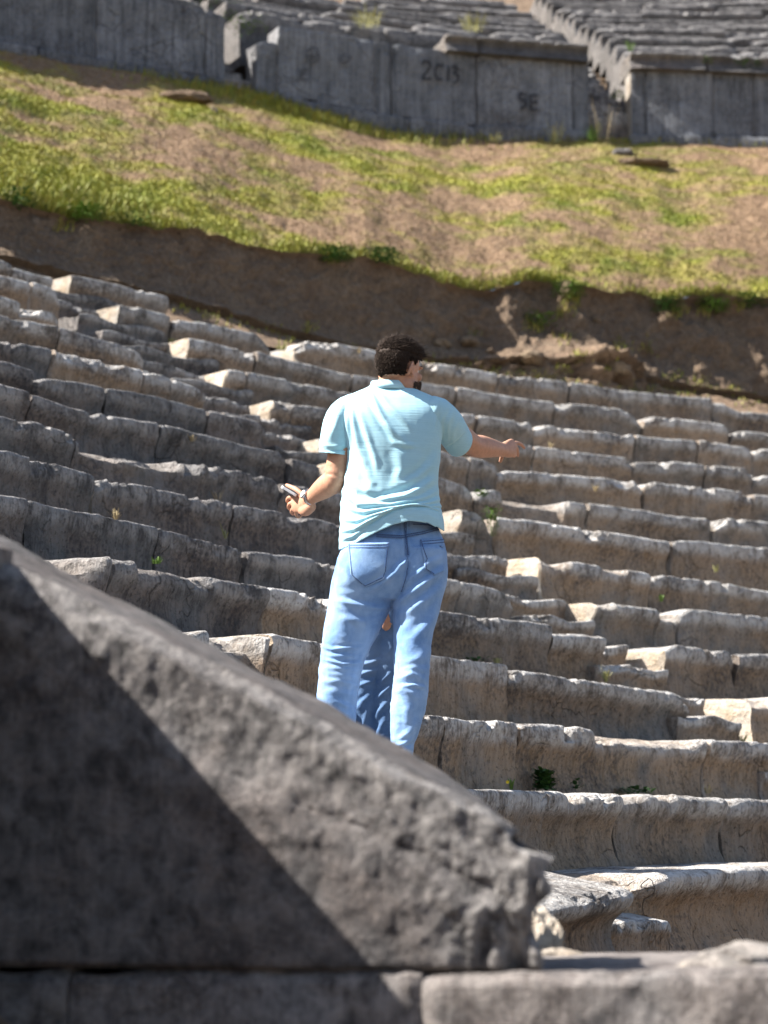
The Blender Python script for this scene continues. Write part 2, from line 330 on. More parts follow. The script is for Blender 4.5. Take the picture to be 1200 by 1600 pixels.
for i, blocks in ROWS.items():
    R = R0+T*i
    count_l = 0
    for bi, (pts, k) in enumerate(blocks):
        A_, Z_ = [], []
        for (x, y) in pts:
            p = hit(x, y, R); A_.append(angle(p)); Z_.append(min(max(p[2], zseat(i)-.13), zseat(i)+.1))
        A_ = np.array(A_); Z_ = np.array(Z_)
        if pts[0][0] < 0: A_ = np.append([A_[0]+.02], A_); Z_ = np.append([zseat(i)], Z_)
        a0, a1 = A_[0], A_[-1]
        fn = lambda s, A_=A_, Z_=Z_, a0=a0, a1=a1: float(np.interp(a0+(a1-a0)*s, A_[::-1], Z_[::-1]))
        zb = zseat(i)-RIS-.03
        dark = k.get('dark', 0)
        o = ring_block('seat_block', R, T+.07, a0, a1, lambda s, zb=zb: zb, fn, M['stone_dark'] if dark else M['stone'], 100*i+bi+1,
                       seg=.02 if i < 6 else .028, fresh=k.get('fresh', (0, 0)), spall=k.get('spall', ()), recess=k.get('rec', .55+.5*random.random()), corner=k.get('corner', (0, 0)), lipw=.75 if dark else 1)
        xm = .5*(max(pts[0][0], 0)+min(pts[-1][0], 1200))
        # which ones the parapet or the man hide
        fresh = k.get('fresh', (0, 0))[0]
        look = 'seat block with pale sunlit end' if fresh >= .8 else ('seat block with broken crumbling top' if k.get('spall') and max(s_[2] for s_ in k['spall']) > .1 else
               ('dark lichen-stained seat block' if dark else ('brown-grey seat block' if bi % 2 else 'grey-brown seat block')))
        row = ORD[i]+' row' + (' up' if 0 < i < 14 else '')
        tag(o, f'{look}, {CNT[bi]} from the left in the {row}', 'seat block', 'stone seat blocks of the lower seating rows')
        n_block += 1
# the block that juts out, tilted, in front of the lowest row, seen just right of the parapet
pf = [hit(700, 1440, R0-.2), hit(850, 1418, R0-.24), hit(985, 1389, R0-.24)]
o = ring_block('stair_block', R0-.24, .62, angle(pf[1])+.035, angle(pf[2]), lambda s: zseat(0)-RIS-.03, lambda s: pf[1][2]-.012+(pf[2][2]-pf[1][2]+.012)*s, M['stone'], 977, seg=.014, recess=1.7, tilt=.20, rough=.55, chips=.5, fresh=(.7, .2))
tag(o, 'tilted stone block with smooth sunlit top and overhanging lip, right of the parapet end', 'stone block')
o = ring_block('seat_block', R0, T+.07, angle(hit(640, 1392, R0)), angle(hit(852, 1378, R0)), lambda s: zseat(0)-RIS-.03, lambda s: zseat(0)-.03, M['stone'], 978)
tag(o, 'shaded grey seat block behind the parapet end, leftmost in the lowest seat row', 'seat block', 'stone seat blocks of the lower seating rows')
# broken ledge under the right block of the lowest row
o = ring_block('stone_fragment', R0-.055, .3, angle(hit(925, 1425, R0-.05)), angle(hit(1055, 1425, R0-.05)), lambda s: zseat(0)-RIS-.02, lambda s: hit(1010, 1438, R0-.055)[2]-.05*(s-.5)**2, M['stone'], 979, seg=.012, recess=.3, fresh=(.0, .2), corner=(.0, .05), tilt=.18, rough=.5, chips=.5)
tag(o, 'broken stone ledge with a white sunlit top beside the tilted block', 'stone fragment')
# stair steps of the lower stairway
for i in range(2, 15):
    for q, (Rf, zt) in enumerate(((R0+T*i-.03, zseat(i)-RIS*.48), (R0+T*(i+.46), zseat(i)-.005))):
        if i == 14 and q: continue
        o = ring_block('stair_step', Rf, T*.62+.1, STAIR_L+random.uniform(-.002, .003), STAIR_R+random.uniform(-.012, -.004), lambda s, zt=zt: zt-RIS*.6, lambda s, zt=zt, i=i, q=q: zt+.015*math.sin(9*s+i+q), M['stone_dark'] if i > 8 else M['stone'], 4000+i*2+q,
                       seg=.025, recess=.4, fresh=(0, 0))
        tag(o, f'worn {"lower" if q == 0 else "upper"} step of the narrow stairway at the {ORD[i]} seat row', 'stair step', 'steps of the lower stairway')
# ------------------------------------------------------------------ terrain
def strip(name, cols, mat, disp=None, kind='structure', attrs=None):
    """cols: array (n, m, 3)"""
    P = np.asarray(cols, float); n, m = P.shape[:2]
    if disp is not None: P = disp(P)
    f = [(i*m+j, i*m+m+j, i*m+m+j+1, i*m+j+1) for i in range(n-1) for j in range(m-1)]
    o = mesh_obj(name, P.reshape(-1, 3), f, mat, None, True, None, {k: v(P).ravel() for k, v in attrs.items()} if attrs else None)
    if kind: o['kind'] = kind
    return o
# sloping bed under the seats
aa = np.linspace(math.radians(215), math.radians(75), 120)
cols = []
for a in aa:
    c = []
    for i in np.linspace(-4, 14.3, 60):
        p = polar(R0+T*(i+1)+.0, a); c.append((p[0], p[1], max(zseat(i)-.13, -.01)))
    cols.append(c)
strip('slope_bed', cols, M['soil'], lambda P: P+np.stack([0*P[..., 0], 0*P[..., 0], fbm(P*3, 3, 3)*.03], -1))
# orchestra floor to the horizon
g = 400
mesh_obj('ground', [(-g, -g, 0), (g, -g, 0), (g, g, 0), (-g, g, 0)], [(0, 1, 2, 3)], M['dust'])['kind'] = 'structure'
# bank: shelf, cut face, turf slope
XS = np.concatenate([np.arange(-900, -60, 20), np.arange(-60, 1260, 3.5), np.arange(1260, 2100, 20)])
t_base = lerp_table([(-900, 210), (-400, 310), (0, 408), (100, 433), (265, 470), (430, 522), (560, 550), (700, 572), (850, 593), (1000, 608), (1100, 616), (1200, 624), (1600, 650), (2100, 670)])
t_top = lerp_table([(-900, 130), (-400, 235), (0, 312), (60, 330), (100, 342), (200, 352), (300, 362), (350, 375), (420, 395), (500, 402), (570, 400), (620, 420), (700, 447), (760, 452), (810, 440), (870, 440), (960, 455), (1050, 470), (1120, 462), (1200, 468), (1600, 485), (2100, 495)])
t_wall = lerp_table([(-900, -60), (-400, 0), (0, 78), (150, 104), (350, 138), (430, 160), (500, 184), (600, 208), (745, 218), (920, 222), (1200, 228), (1600, 236), (2100, 250)])
R_shelf, R_base, R_top, R_wall = R0+T*14.25, R0+T*15.35, R0+T*15.95, 12.03677*SC
def bank_pts(x, jit=1.):
    e = float(vn(np.array([[x*.013, 3.3, 0]]), 5)[0])*5+float(vn(np.array([[x*.05, 9.3, 0]]), 6)[0])*3.5
    b = hit(x, t_base(x), R_base); tp = hit(x, t_top(x)+e*jit, R_top+jit*.12*float(vn(np.array([[x*.02, 1.3, 5]]), 9)[0])); w = hitW(x, t_wall(x), R_wall)
    return b, tp, w
cols = []
for x in XS:
    b, tp, w = bank_pts(x)
    d = np.array([CX-b[0], CY-b[1], 0]); d /= np.linalg.norm(d)
    c = []
    zs = zseat(13.6)
    for t in np.linspace(0, 1, 12):     # shelf
        f0 = b+d*(R_base-R_shelf+.1); f0[2] = min(zs, b[2]) - .12
        c.append(f0+(b-f0)*t)
    for t in np.linspace(0, 1, 34)[1:]:  # cut face, steep and slightly undercut under the turf
        und = -.10*math.sin(math.pi*t)**.8 + .13*(t > .97)
        foot = .16*math.exp(-t/.12)
        p = b+(tp-b)*np.array([t**1.2, t**1.2, t]) + d*(foot+und*.5)
        c.append(p)
    cols.append(c)
def dsp(P):
    wx = (.4+.6*sm(600, 780, XS))[:, None]; n = fbm(P*np.array([2.2, 2.2, 3]), 4, 21)*.13*wx+fbm(P*9, 3, 22)*.05*(.4+.6*wx)+fbm(P*26, 3, 23)*.030
    w = np.ones(P.shape[:2]); w[:, :4] *= np.array([0, .2, .4, .5]); w[:, -1] = .25
    # slumped heap right of the middle
    X = XS[:, None]; j = np.arange(P.shape[1])[None]
    heap = np.exp(-((X-905)/85)**2)*np.exp(-((j-13)/9.)**2)*.55*(1+.7*fbm(P*6, 4, 25))
    heap += np.exp(-((X-755)/90)**2)*np.exp(-((j-11)/5.)**2)*.15*(1+1.1*fbm(P*8, 4, 26))
    dx = CX-P[..., 0]; dy = CY-P[..., 1]; r = np.hypot(dx, dy)
    k = (n*w+heap)
    Q = P.copy(); Q[..., 0] += dx/r*k; Q[..., 1] += dy/r*k; Q[..., 2] += n*w*.3+heap*.15; return Q
bank = strip('earth_bank', cols, M['soil'], dsp)
# heap and shelf are drier, paler earth: second material by height above the shelf and position
cut_me = bank.data; cut_me.materials.append(M['dust'])
mm = len(cols[0])-1
mi = []
for i in range(len(XS)-1):
    for j in range(mm):
        x = XS[i]
        hp = (math.exp(-((x-905)/75)**2)*math.exp(-((j-12)/7.)**2) > .3+.25*random.random()) or (math.exp(-((x-760)/85)**2)*math.exp(-((j-10)/4.5)**2) > .3+.2*random.random())
        mi.append(1 if hp or j < 10 else 0)
cut_me.polygons.foreach_set('material_index', mi)
NG = 70
cols = []
for x in XS:
    b, tpj, w = bank_pts(x); tp = bank_pts(x, 0)[1]
    c = []
    w2 = w+np.array([(w[0]-tp[0]), (w[1]-tp[1]), (w[2]-tp[2])])*.03
    for t in np.linspace(0, 1, NG): c.append(tp+(w2-tp)*t+(tpj-tp)*max(0, 1-t/.10)**2+np.array([0, 0, .10*math.sin(math.pi*t)]))
    cols.append(c)
def turf_disp(P):
    n = fbm(P*1.1, 3, 31)*.09+fbm(P*4.5, 3, 32, .5)*.035+fbm(P*16, 2, 33)*.012
    w = np.ones(NG); w[:3] = (.0, .5, .8); w[-6:] = (.9, .7, .5, .3, .2, .2)
    Q = P.copy(); Q[..., 2] += n*w[None]; return Q
TURF = turf_disp(np.array(cols))
def G_uv(n):
    X = np.repeat(XS[:, None], n, 1); t = np.repeat(np.linspace(0, 1, n)[None, :], len(XS), 0)
    t = t+(X-600)*.00012
    return np.stack([X/105., t*8.5, 0*t], -1), X, t
def G_green(P):
    q, X, t = G_uv(P.shape[1])
    g_ = fbm(q*np.array([.7, 1, 1])+4, 5, 41, .6)*1.9+fbm(q*np.array([3, 5, 1]), 3, 42)*.8
    bias = .27-.24*sm(480, 1150, X)+.5*np.exp(-(t/.10)**2)*(1-.4*sm(850, 1200, X))+.25*np.exp(-((X-60)/220)**2*1.)*sm(.5, .2, t)+.7*np.exp(-(((X-460)/170)**2+((t-.92)/.07)**2))-.4*np.exp(-((t-.93)/.10)**2)*sm(580, 760, X)-.35*np.exp(-(((X-330)/90)**2+((t-.72)/.15)**2))
    return np.clip(g_*.86+bias+.10, 0, 1)
def G_yellow(P):
    q, X, t = G_uv(P.shape[1])
    return np.clip(fbm(q*1.3+9, 3, 51)*1.6+.70-.6*np.exp(-(t/.04)**2)-.5*sm(.84, .95, t), 0, 1)
GR = G_green(TURF); YL = G_yellow(TURF)
ns, ms = TURF.shape[:2]
turf = mesh_obj('grass_slope', TURF.reshape(-1, 3), [(i*ms+j, i*ms+ms+j, i*ms+ms+j+1, i*ms+j+1) for i in range(ns-1) for j in range(ms-1)], M['grass_ground'], None, True, None, {'green': GR.ravel(), 'yellow': YL.ravel()})
turf['kind'] = 'structure'
# blades
def blades(name, roots, normals, hs, widths, green, yellow, lean=.5, seed=3, mat=None):
    rs = np.random.RandomState(seed); n = len(roots)
    az = rs.rand(n)*2*np.pi; d = np.stack([np.cos(az), np.sin(az), 0*az], -1); sd = np.stack([-np.sin(az), np.cos(az), 0*az], -1)
    ln = (rs.rand(n)*lean)[:, None]
    h = hs[:, None]; w = widths[:, None]
    up = normals*.4+np.array([0, 0, .75]); up = up/np.linalg.norm(up, axis=1)[:, None]
    a = roots-sd*w*.5; b = roots+sd*w*.5
    m1 = roots+up*h*.55+d*h*ln*.35; c = m1-sd*w*.38; e = m1+sd*w*.38
    tip = roots+up*h*(1-.25*ln)+d*h*ln
    V = np.stack([a, b, e, c, tip], 1).reshape(-1, 3)
    idx = np.arange(n)*5
    faces = np.concatenate([np.stack([idx, idx+1, idx+2, idx+3], 1)]).tolist()+np.stack([idx+3, idx+2, idx+4], 1).tolist()
    return mesh_obj(name, V, faces, mat or M['grass'], None, False, None, {'green': np.repeat(green, 5), 'yellow': np.repeat(yellow, 5)})
rs = np.random.RandomState(11)
nb = 150000
i0 = np.searchsorted(XS, -40); i1 = np.searchsorted(XS, 1240)
fi = rs.uniform(i0, i1-1.01, nb); fj = rs.rand(nb)*(NG-1.01)
ii = fi.astype(int); jj = fj.astype(int); u = (fi-ii)[:, None]; v = (fj-jj)[:, None]
def samp(A):
    uu, vv = (u, v) if A.ndim == 3 else (u[:, 0], v[:, 0])
    return A[ii, jj]*(1-uu)*(1-vv)+A[ii+1, jj]*uu*(1-vv)+A[ii, jj+1]*(1-uu)*vv+A[ii+1, jj+1]*uu*vv
rt = samp(TURF); gr = samp(GR); yl = samp(YL)
keep = rs.rand(nb) < .5+.5*gr
rt, gr, yl = rt[keep], gr[keep], yl[keep]; n = len(rt)
nrm = np.tile(np.array([.2, -.45, .87]), (n, 1))
hs = (.008+.018*rs.rand(n))*(.6+.8*gr)
gl = np.clip(gr+rs.normal(0, .15, n), 0, 1); yy = np.clip(yl+rs.normal(0, .2, n), 0, 1)
o = blades('grass', rt, nrm, hs, .008+.010*rs.rand(n), gl, yy, .9, 3); o['kind'] = 'stuff'
# longer grass hanging over the cut edge and against the wall foot
def edge_grass(cnt, xs, tfun, hlo, hhi, seed, gval, yval):
    r = np.random.RandomState(seed); R_ = []
    H = []
    for _ in range(cnt):
        x = xs(r); k = np.searchsorted(XS, x); k = min(max(k, 1), len(XS)-2); f = (x-XS[k-1])/(XS[k]-XS[k-1])
        q = tfun(r)*(NG-1); j = int(min(max(q, 0), NG-2)); p = (TURF[k-1, j]*(1-f)+TURF[k, j]*f)*(1-(q-j))+(TURF[k-1, j+1]*(1-f)+TURF[k, j+1]*f)*(q-j)
        R_.append(p); H.append(r.uniform(hlo, hhi))
    return np.array(R_), np.array(H)
parts = []
def clump_x(r):
    while True:
        x = r.uniform(-30, 1230)
        if r.rand() < .05+.95*max(0, min(1, .5+1.6*float(vn(np.array([[x*.012, 7.7, 1]]), 61)[0]))): return x
ra, ha = edge_grass(4200, clump_x, lambda r: abs(r.normal(0, .018)), .02, .10, 71, 1, 0)
rb, hb = edge_grass(2600, lambda r: r.normal(480, 110), lambda r: r.uniform(.86, .97), .05, .14, 72, 1, 0)
rc, hc = edge_grass(900, lambda r: r.uniform(620, 1230), lambda r: r.uniform(.955, .975), .03, .10, 73, 1, 0)
rd, hd = edge_grass(1800, lambda r: r.normal(110, 60), lambda r: abs(r.normal(0, .06)), .04, .14, 74, 1, 0)
rr = np.concatenate([ra, rb, rc, rd]); hh = np.concatenate([ha, hb, hc, hd]); n = len(rr)
o = blades('long_grass', rr, np.tile(np.array([.2, -.5, .6]), (n, 1)), hh, .007+.009*rs.rand(n), np.clip(.85+rs.normal(0, .2, n), 0, 1), np.clip(.3+rs.normal(0, .3, n), 0, 1), 1.1, 5); o['kind'] = 'stuff'
# small grass and weeds on the shelf and the heap
bv = BVHTree.FromPolygons([v_.co.copy() for v_ in bank.data.vertices], [tuple(p.vertices) for p in bank.data.polygons])
def on_bank(px, py):
    d = Vector(ray(px, py)).normalized(); h = bv.ray_cast(Vector((0, 0, EYE)), d)
    return None if h[0] is None else np.array(h[0])
R_, H_ = [], []
r = np.random.RandomState(5)
spots = [(x, t_base(x)+r.uniform(-6, 10), 16, .05) for x in np.arange(270, 1210, 16)]
spots += [(905, 560, 70, .07), (880, 578, 50, .05), (835, 512, 60, .08), (880, 490, 60, .09), (895, 470, 90, .1), (880, 530, 45, .07), (970, 540, 40, .06), (1010, 545, 40, .06), (1050, 590, 50, .05), (1090, 600, 50, .05), (1150, 480, 60, .1), (1100, 488, 70, .1), (1060, 490, 60, .1), (100, 355, 50, .06), (520, 405, 80, .1), (590, 402, 80, .1), (480, 515, 45, .06), (700, 432, 30, .08), (740, 520, 20, .04), (960, 575, 40, .05), (1150, 610, 30, .05)]
for (sx, sy, cnt, hh_) in spots:
    for _ in range(cnt):
        p = on_bank(sx+r.normal(0, 8), sy+r.normal(0, 5))
        if p is not None: R_.append(p); H_.append(hh_*r.uniform(.4, 1.1))
R_ = np.array(R_); H_ = np.array(H_); n = len(R_)
o = blades('bank_grass', R_, np.tile(np.array([.3, -.7, .6]), (n, 1)), H_, .007+.009*r.rand(n), np.clip(.75+r.normal(0, .25, n), 0, 1), np.clip(.45+r.normal(0, .35, n), 0, 1), 1.0, 6); o['kind'] = 'stuff'
# ------------------------------------------------------------------ stones
def rock(name, c, size, mat, seed, label, group=None, fresh=0., sq=2.6, rot=0., lip=.3):
    bm = bmesh.new(); bmesh.ops.create_icosphere(bm, subdivisions=4, radius=1)
    V = np.array([v_.co[:] for v_ in bm.verts]); Fc = [tuple(v_.index for v_ in f.verts) for f in bm.faces]; bm.free()
    V = np.sign(V)*np.abs(V)**(2/sq)
    V = V*(1+.34*fbm(V*1.3+seed, 3, seed)[:, None]+.16*fbm(V*3.2+seed, 4, seed+1, .6)[:, None])
    V = V*np.array(size)*.5
    cr, s_ = math.cos(rot), math.sin(rot)
    V = np.stack([V[:, 0]*cr-V[:, 1]*s_, V[:, 0]*s_+V[:, 1]*cr, V[:, 2]], -1)
    o = mesh_obj(name, V+np.array(c), Fc, mat, None, True, np.array(c)-np.array([0, 0, size[2]*.4]), {'lip': np.full(len(V), lip), 'fresh': np.full(len(V), fresh)})
    tag(o, label, 'stone', group)
    return o
M['clod'] = soil_mat('tan earth clod', (.25, .175, .115), (.33, .25, .165))
M['rubble'] = stone_mat('rubble', grey=(.30, .25, .20), brown=(.36, .25, .16), fresh=(.46, .40, .33), dark_amt=.2)
for (x, y, w_, lab) in ((690, 538, .17, 'pale tan clod in the soil just right of the man\'s head'), (735, 535, .2, 'flat tan stone at the foot of the bank, second from the head'), (765, 550, .11, 'small round tan stone on the soil shelf left of the slumped heap'),
                        (830, 560, .26, 'large tan clod at the foot of the slumped heap, on its left'), (968, 578, .24, 'layered grey-brown stone at the right foot of the slumped heap'), (932, 500, .12, 'small pale stone half way up the slumped heap'), (290, 153, .0, '')):
    if w_ == 0: continue
    p = on_bank(x, y)
    if p is None: continue
    rock('stone', p+np.array([0, 0, w_*.02]), (w_*.95, w_*.8, w_*.5), M['clod'], int(x), lab, None, fresh=.35, rot=x*.1)
def on_turf(x, t):
    k = min(max(np.searchsorted(XS, x), 1), len(XS)-1); j = t*(NG-1); j0 = int(j)
    return TURF[k, j0]
rock('stone', on_turf(290, .79)+np.array([0, 0, .02]), (.55, .3, .16), M['soil'], 31, 'dark brown clod of bare earth on the grass below the left stair gap')
rock('stone', on_turf(1000, .78)+np.array([0, 0, .0]), (.65, .25, .10), M['soil'], 32, 'long dark earth clod on the dry grass below the right stair gap')
rock('stone', on_turf(970, .83)+np.array([0, 0, .0]), (.25, .16, .10), M['stone_dark'], 33, 'small dark stone on the dry grass near the right stair gap')
rock('stone', on_turf(330, .72)+np.array([0, 0, .0]), (.10, .09, .07), M['rubble'], 34, 'small pale stone on the grass beside the left earth clod', fresh=1)
# ------------------------------------------------------------------ podium wall and upper seating
def arc_block(name, R, depth, x0, x1, top, bot, mat, seed, parent=None, seg=.05, **k):
    """top / bot: px tables on the ring of radius R"""
    tt = lerp_table(top); tb = lerp_table(bot)
    a0 = angleW(hitW(x0, tt(x0), R)); a1 = angleW(hitW(x1, tt(x1), R))
    zt = lambda s: hitW(x0+(x1-x0)*s, tt(x0+(x1-x0)*s), R)[2]
    zb = lambda s: hitW(x0+(x1-x0)*s, tb(x0+(x1-x0)*s), R)[2]
    return ring_block(name, R, depth, a0, a1, zb, zt, mat, seed, seg=seg, parent=parent, cen=CW, **k)
G_TAB = [(-500, -10), (-200, 30), (0, 63), (150, 90), (350, 123), (400, 138), (600, 179), (745, 196), (920, 205), (985, 210), (1200, 213), (1500, 217)]
P_TAB = [(x, y+30) for x, y in G_TAB]
PL_TAB = [(x, y+48) for x, y in G_TAB]
walls = []
for nm, lab, slabs, plinths, cops in (
    ('podium_wall', 'grey podium wall of tall slabs at the upper left, left of the stair gap',
     [(-420, -130, [(-420, -130), (-130, -76)]), (-129, 152, [(-129, -76), (152, -18)]), (154, 322, [(154, -18), (322, 16)]), (323, 352, [(323, 16), (352, 24)])],
     [(-420, 60), (61, 352)], []),
    ('podium_wall', 'grey podium wall of tall slabs with graffiti between the two upper stair gaps',
     [(402, 433, [(402, 62), (433, 66)]), (435, 586, [(435, 40), (586, 62)]), (587, 611, [(587, 64), (611, 67)]), (613, 744, [(613, 66), (744, 88)]), (746, 894, [(746, 86), (894, 96)]), (895, 920, [(895, 97), (920, 98)])],
     [(402, 640), (641, 742), (743, 920)], [(698, 748, [(698, 52), (748, 56)]), (750, 920, [(750, 56), (920, 70)])]),
    ('podium_wall', 'grey podium wall of tall slabs at the upper right, right of the stair gap',
     [(985, 1008, [(985, 104), (1008, 106)]), (1009, 1114, [(1009, 106), (1114, 111)]), (1115, 1176, [(1115, 113), (1176, 116)]), (1177, 1480, [(1177, 116), (1480, 130)])],
     [(985, 1070), (1071, 1480)], [(985, 1103, [(985, 80), (1103, 83)]), (1105, 1290, [(1105, 84), (1290, 92)]), (1291, 1480, [(1291, 92), (1480, 98)])])):
    x0 = slabs[0][0]
    p = hitW((slabs[0][0]+slabs[-1][1])/2, 200, R_wall); root = empty(nm, (p[0], p[1], p[2]-.3))
    tag(root, lab, 'wall', 'podium walls above the grass bank'); walls.append(root)
    for q, (a, b, tp) in enumerate(slabs):
        lft = 1. if a == 985 else .2  # wall end that catches the sun is painted paler
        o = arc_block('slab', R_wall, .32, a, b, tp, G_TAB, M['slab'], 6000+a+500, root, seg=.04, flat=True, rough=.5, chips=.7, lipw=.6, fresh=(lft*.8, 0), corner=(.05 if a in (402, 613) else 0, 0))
    for (a, b) in plinths:
        arc_block('plinth', R_wall-.05, .4, a, b, G_TAB, PL_TAB, M['slab'], 6500+a+500, root, seg=.05, flat=True, rough=.5, chips=.5, lipw=.3)
    for (a, b, tp) in cops:
        arc_block('coping', R_wall-.10, .60, a, b, tp, [(x, y+26) for x, y in tp], M['stone_far'], 7000+a, root, seg=.035, rough=1, recess=1.0, fresh=(.5, 0))
# graffiti strokes painted on the slabs (flat ribbons following the ring)
M['paint'] = plain('faded black paint', (.038, .038, .043), .8, .3)
M['paint_faint'] = plain('faint grey paint', (.085, .085, .092), .8, .3)
def graffiti(name, strokes, mat, parent, wpx=3.2, label=None):
    V, Fc = [], []
    for st in strokes:
        pts = []
        for (x0, y0), (x1, y1) in zip(st[:-1], st[1:]):
            for t in np.linspace(0, 1, 5)[:-1]: pts.append((x0+(x1-x0)*t, y0+(y1-y0)*t))
        pts.append(st[-1]); pts = np.array(pts, float)
        tg = np.gradient(pts, axis=0); tg /= np.linalg.norm(tg, axis=1)[:, None]+1e-9
        nr = np.stack([-tg[:, 1], tg[:, 0]], -1)
        b0 = len(V)
        for p, n_ in zip(pts, nr):
            w = wpx*.5*(1+.25*random.uniform(-1, 1))
            for sgn in (-1, 1):
                q = p+n_*w*sgn; V.append(hitW(q[0], q[1], R_wall-.032))
        for i in range(len(pts)-1): Fc.append((b0+2*i, b0+2*i+1, b0+2*i+3, b0+2*i+2))
    o = mesh_obj(name, V, Fc, mat, parent, False, np.array(V).mean(0))
    sol = o.modifiers.new('s', 'SOLIDIFY'); sol.thickness = .002
    if label: o['label'] = label
    return o
graffiti('graffiti', [[(659, 100), (664, 95), (671, 96), (673, 102), (668, 111), (660, 122), (667, 124), (674, 122)],
                      [(693, 103), (686, 101), (681, 106), (680, 116), (684, 124), (692, 124)],
                      [(699, 105), (701, 104), (701, 127)], [(706, 104), (713, 104), (715, 109), (709, 114), (716, 118), (716, 126), (708, 130)]], M['paint'], walls[1], 3.4, 'black painted number 2013')
graffiti('graffiti', [[(822, 147), (813, 146), (812, 154), (821, 158), (822, 166), (813, 169)], [(841, 148), (829, 149), (830, 171), (842, 172)], [(830, 160), (840, 159)]], M['paint'], walls[1], 3.4, 'black painted letters SE')
graffiti('graffiti', [[(486, 74), (480, 80), (480, 92), (486, 98), (496, 96), (499, 86), (495, 76), (488, 73)], [(487, 85), (492, 91), (497, 84)], [(540, 84), (533, 88), (534, 97), (542, 97), (548, 90), (542, 85)],
                      [(481, 108), (470, 109), (471, 124), (482, 124)], [(471, 116), (480, 115)]], M['paint_faint'], walls[1], 2.6, 'faint grey scrawled marks')
# upper seat rows
XW = lambda x: x
def zcop(x):
    t = lerp_table([(-500, -160), (0, -60), (352, 12), (400, 18), (600, 42), (745, 56), (920, 69), (985, 80), (1200, 88), (1500, 98)])
    return hitW(x, t(x), R_wall-.07)[2]
a_of = lambda x, R: angleW(hitW(x, 60, R))
A_SR, A_SL = angleW(hitW(988, 90, R_wall)), angleW(hitW(918, 90, R_wall))
A_L2, A_L1 = angleW(hitW(404, 60, R_wall)), angleW(hitW(350, 60, R_wall))
zc_tab = [(angleW(hitW(x, 60, R_wall)), zcop(x)) for x in range(-500, 1501, 50)][::-1]
def zc_at(a): return float(np.interp(a, [q[0] for q in zc_tab], [q[1] for q in zc_tab]))
UR, UT = .262, .50
cols = []
for a in np.linspace(a_of(-700, R_wall), a_of(2000, R_wall), 90):
    c = [(*polarW(R_wall+.75, a), zc_at(a)-1.5)]
    for q in np.linspace(0, 26, 54): c.append((*polarW(R_wall+.75+UT*q, a), zc_at(a)-.70+UR*q))
    c.append((*polarW(R_wall+40, a), zc_at(a)+UR*27+22))
    cols.append(c)
strip('upper_slope_bed', cols, M['soil'], lambda P: P+np.stack([0*P[..., 0], 0*P[..., 0], fbm(P*2.2, 3, 3)*.06], -1))
a_far_l, a_far_r = a_of(-60, R_wall), a_of(1320, R_wall)
rngu = random.Random(5)
for (wa, wb, wname, first) in ((a_far_l, A_L1, 'left upper wedge', 1), (A_L2, A_SL, 'middle upper wedge', 1), (A_SR, a_far_r, 'right upper wedge', 1)):
    for j in range(first, 17):
        R = R_wall-.03+UT*j
        # out of the frame above: skip blocks that cannot be seen
        a = a_of(-60, R) if wname[0] == 'l' else wa; cnt = 0
        wb_ = a_of(1290, R) if wname[0] == 'r' else wb-j*.02/R*(wname[0] == 'm')
        if wname[0] == 'r': a -= j*.02/R
        while a > wb_+.01:
            ln = rngu.uniform(1.0, 2.0)/R
            b = a-ln
            if b < wb_+.045: b = wb_
            zc = zc_at((a+b)/2)
            pm = polarW(R, (a+b)/2); z = zc+UR*j
            th = math.atan2(z-EYE, math.hypot(*pm)); 
            ypx = 800-F*math.tan(th-TH)
            if ypx > -8 and not (wname == 'middle upper wedge' and rngu.random() < .05 and j < 4):
                dz = rngu.uniform(-.05, .03); dR = rngu.uniform(-.04, .05)
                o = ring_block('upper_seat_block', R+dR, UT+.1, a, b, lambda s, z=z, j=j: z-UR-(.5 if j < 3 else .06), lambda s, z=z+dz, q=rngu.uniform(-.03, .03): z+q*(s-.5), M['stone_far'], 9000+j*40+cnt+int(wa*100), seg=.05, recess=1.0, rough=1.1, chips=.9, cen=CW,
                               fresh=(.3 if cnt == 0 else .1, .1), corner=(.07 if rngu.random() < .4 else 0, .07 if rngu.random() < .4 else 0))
                tag(o, f'weathered seat block high up, {CNT[cnt]} from left in {CNT[j]} row of the {wname}', 'seat block', 'seat blocks of the upper seating')
                cnt += 1
            a = b
# steps in the two upper stair gaps
for (aL, aR, nm, off) in ((A_L1, A_L2, 'left', 0), (A_SL, A_SR, 'right', 0)):
    zc = zc_at((aL+aR)/2)
    for q in range(0, 16):
        R = R_wall+.16+UT*.5*q; z = zc-.74+.168*q
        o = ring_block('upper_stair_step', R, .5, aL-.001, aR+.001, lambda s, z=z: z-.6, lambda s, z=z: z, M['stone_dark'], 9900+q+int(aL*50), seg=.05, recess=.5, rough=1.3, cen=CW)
        pm = polarW(R, aL); y = 800-F*math.tan(math.atan2(z-EYE, math.hypot(*pm))-TH)
        tag(o, f'shaded stone step in the {nm} gap of the podium wall, {CNT[q]} from the bottom', 'stair step', 'steps of the upper stairways')
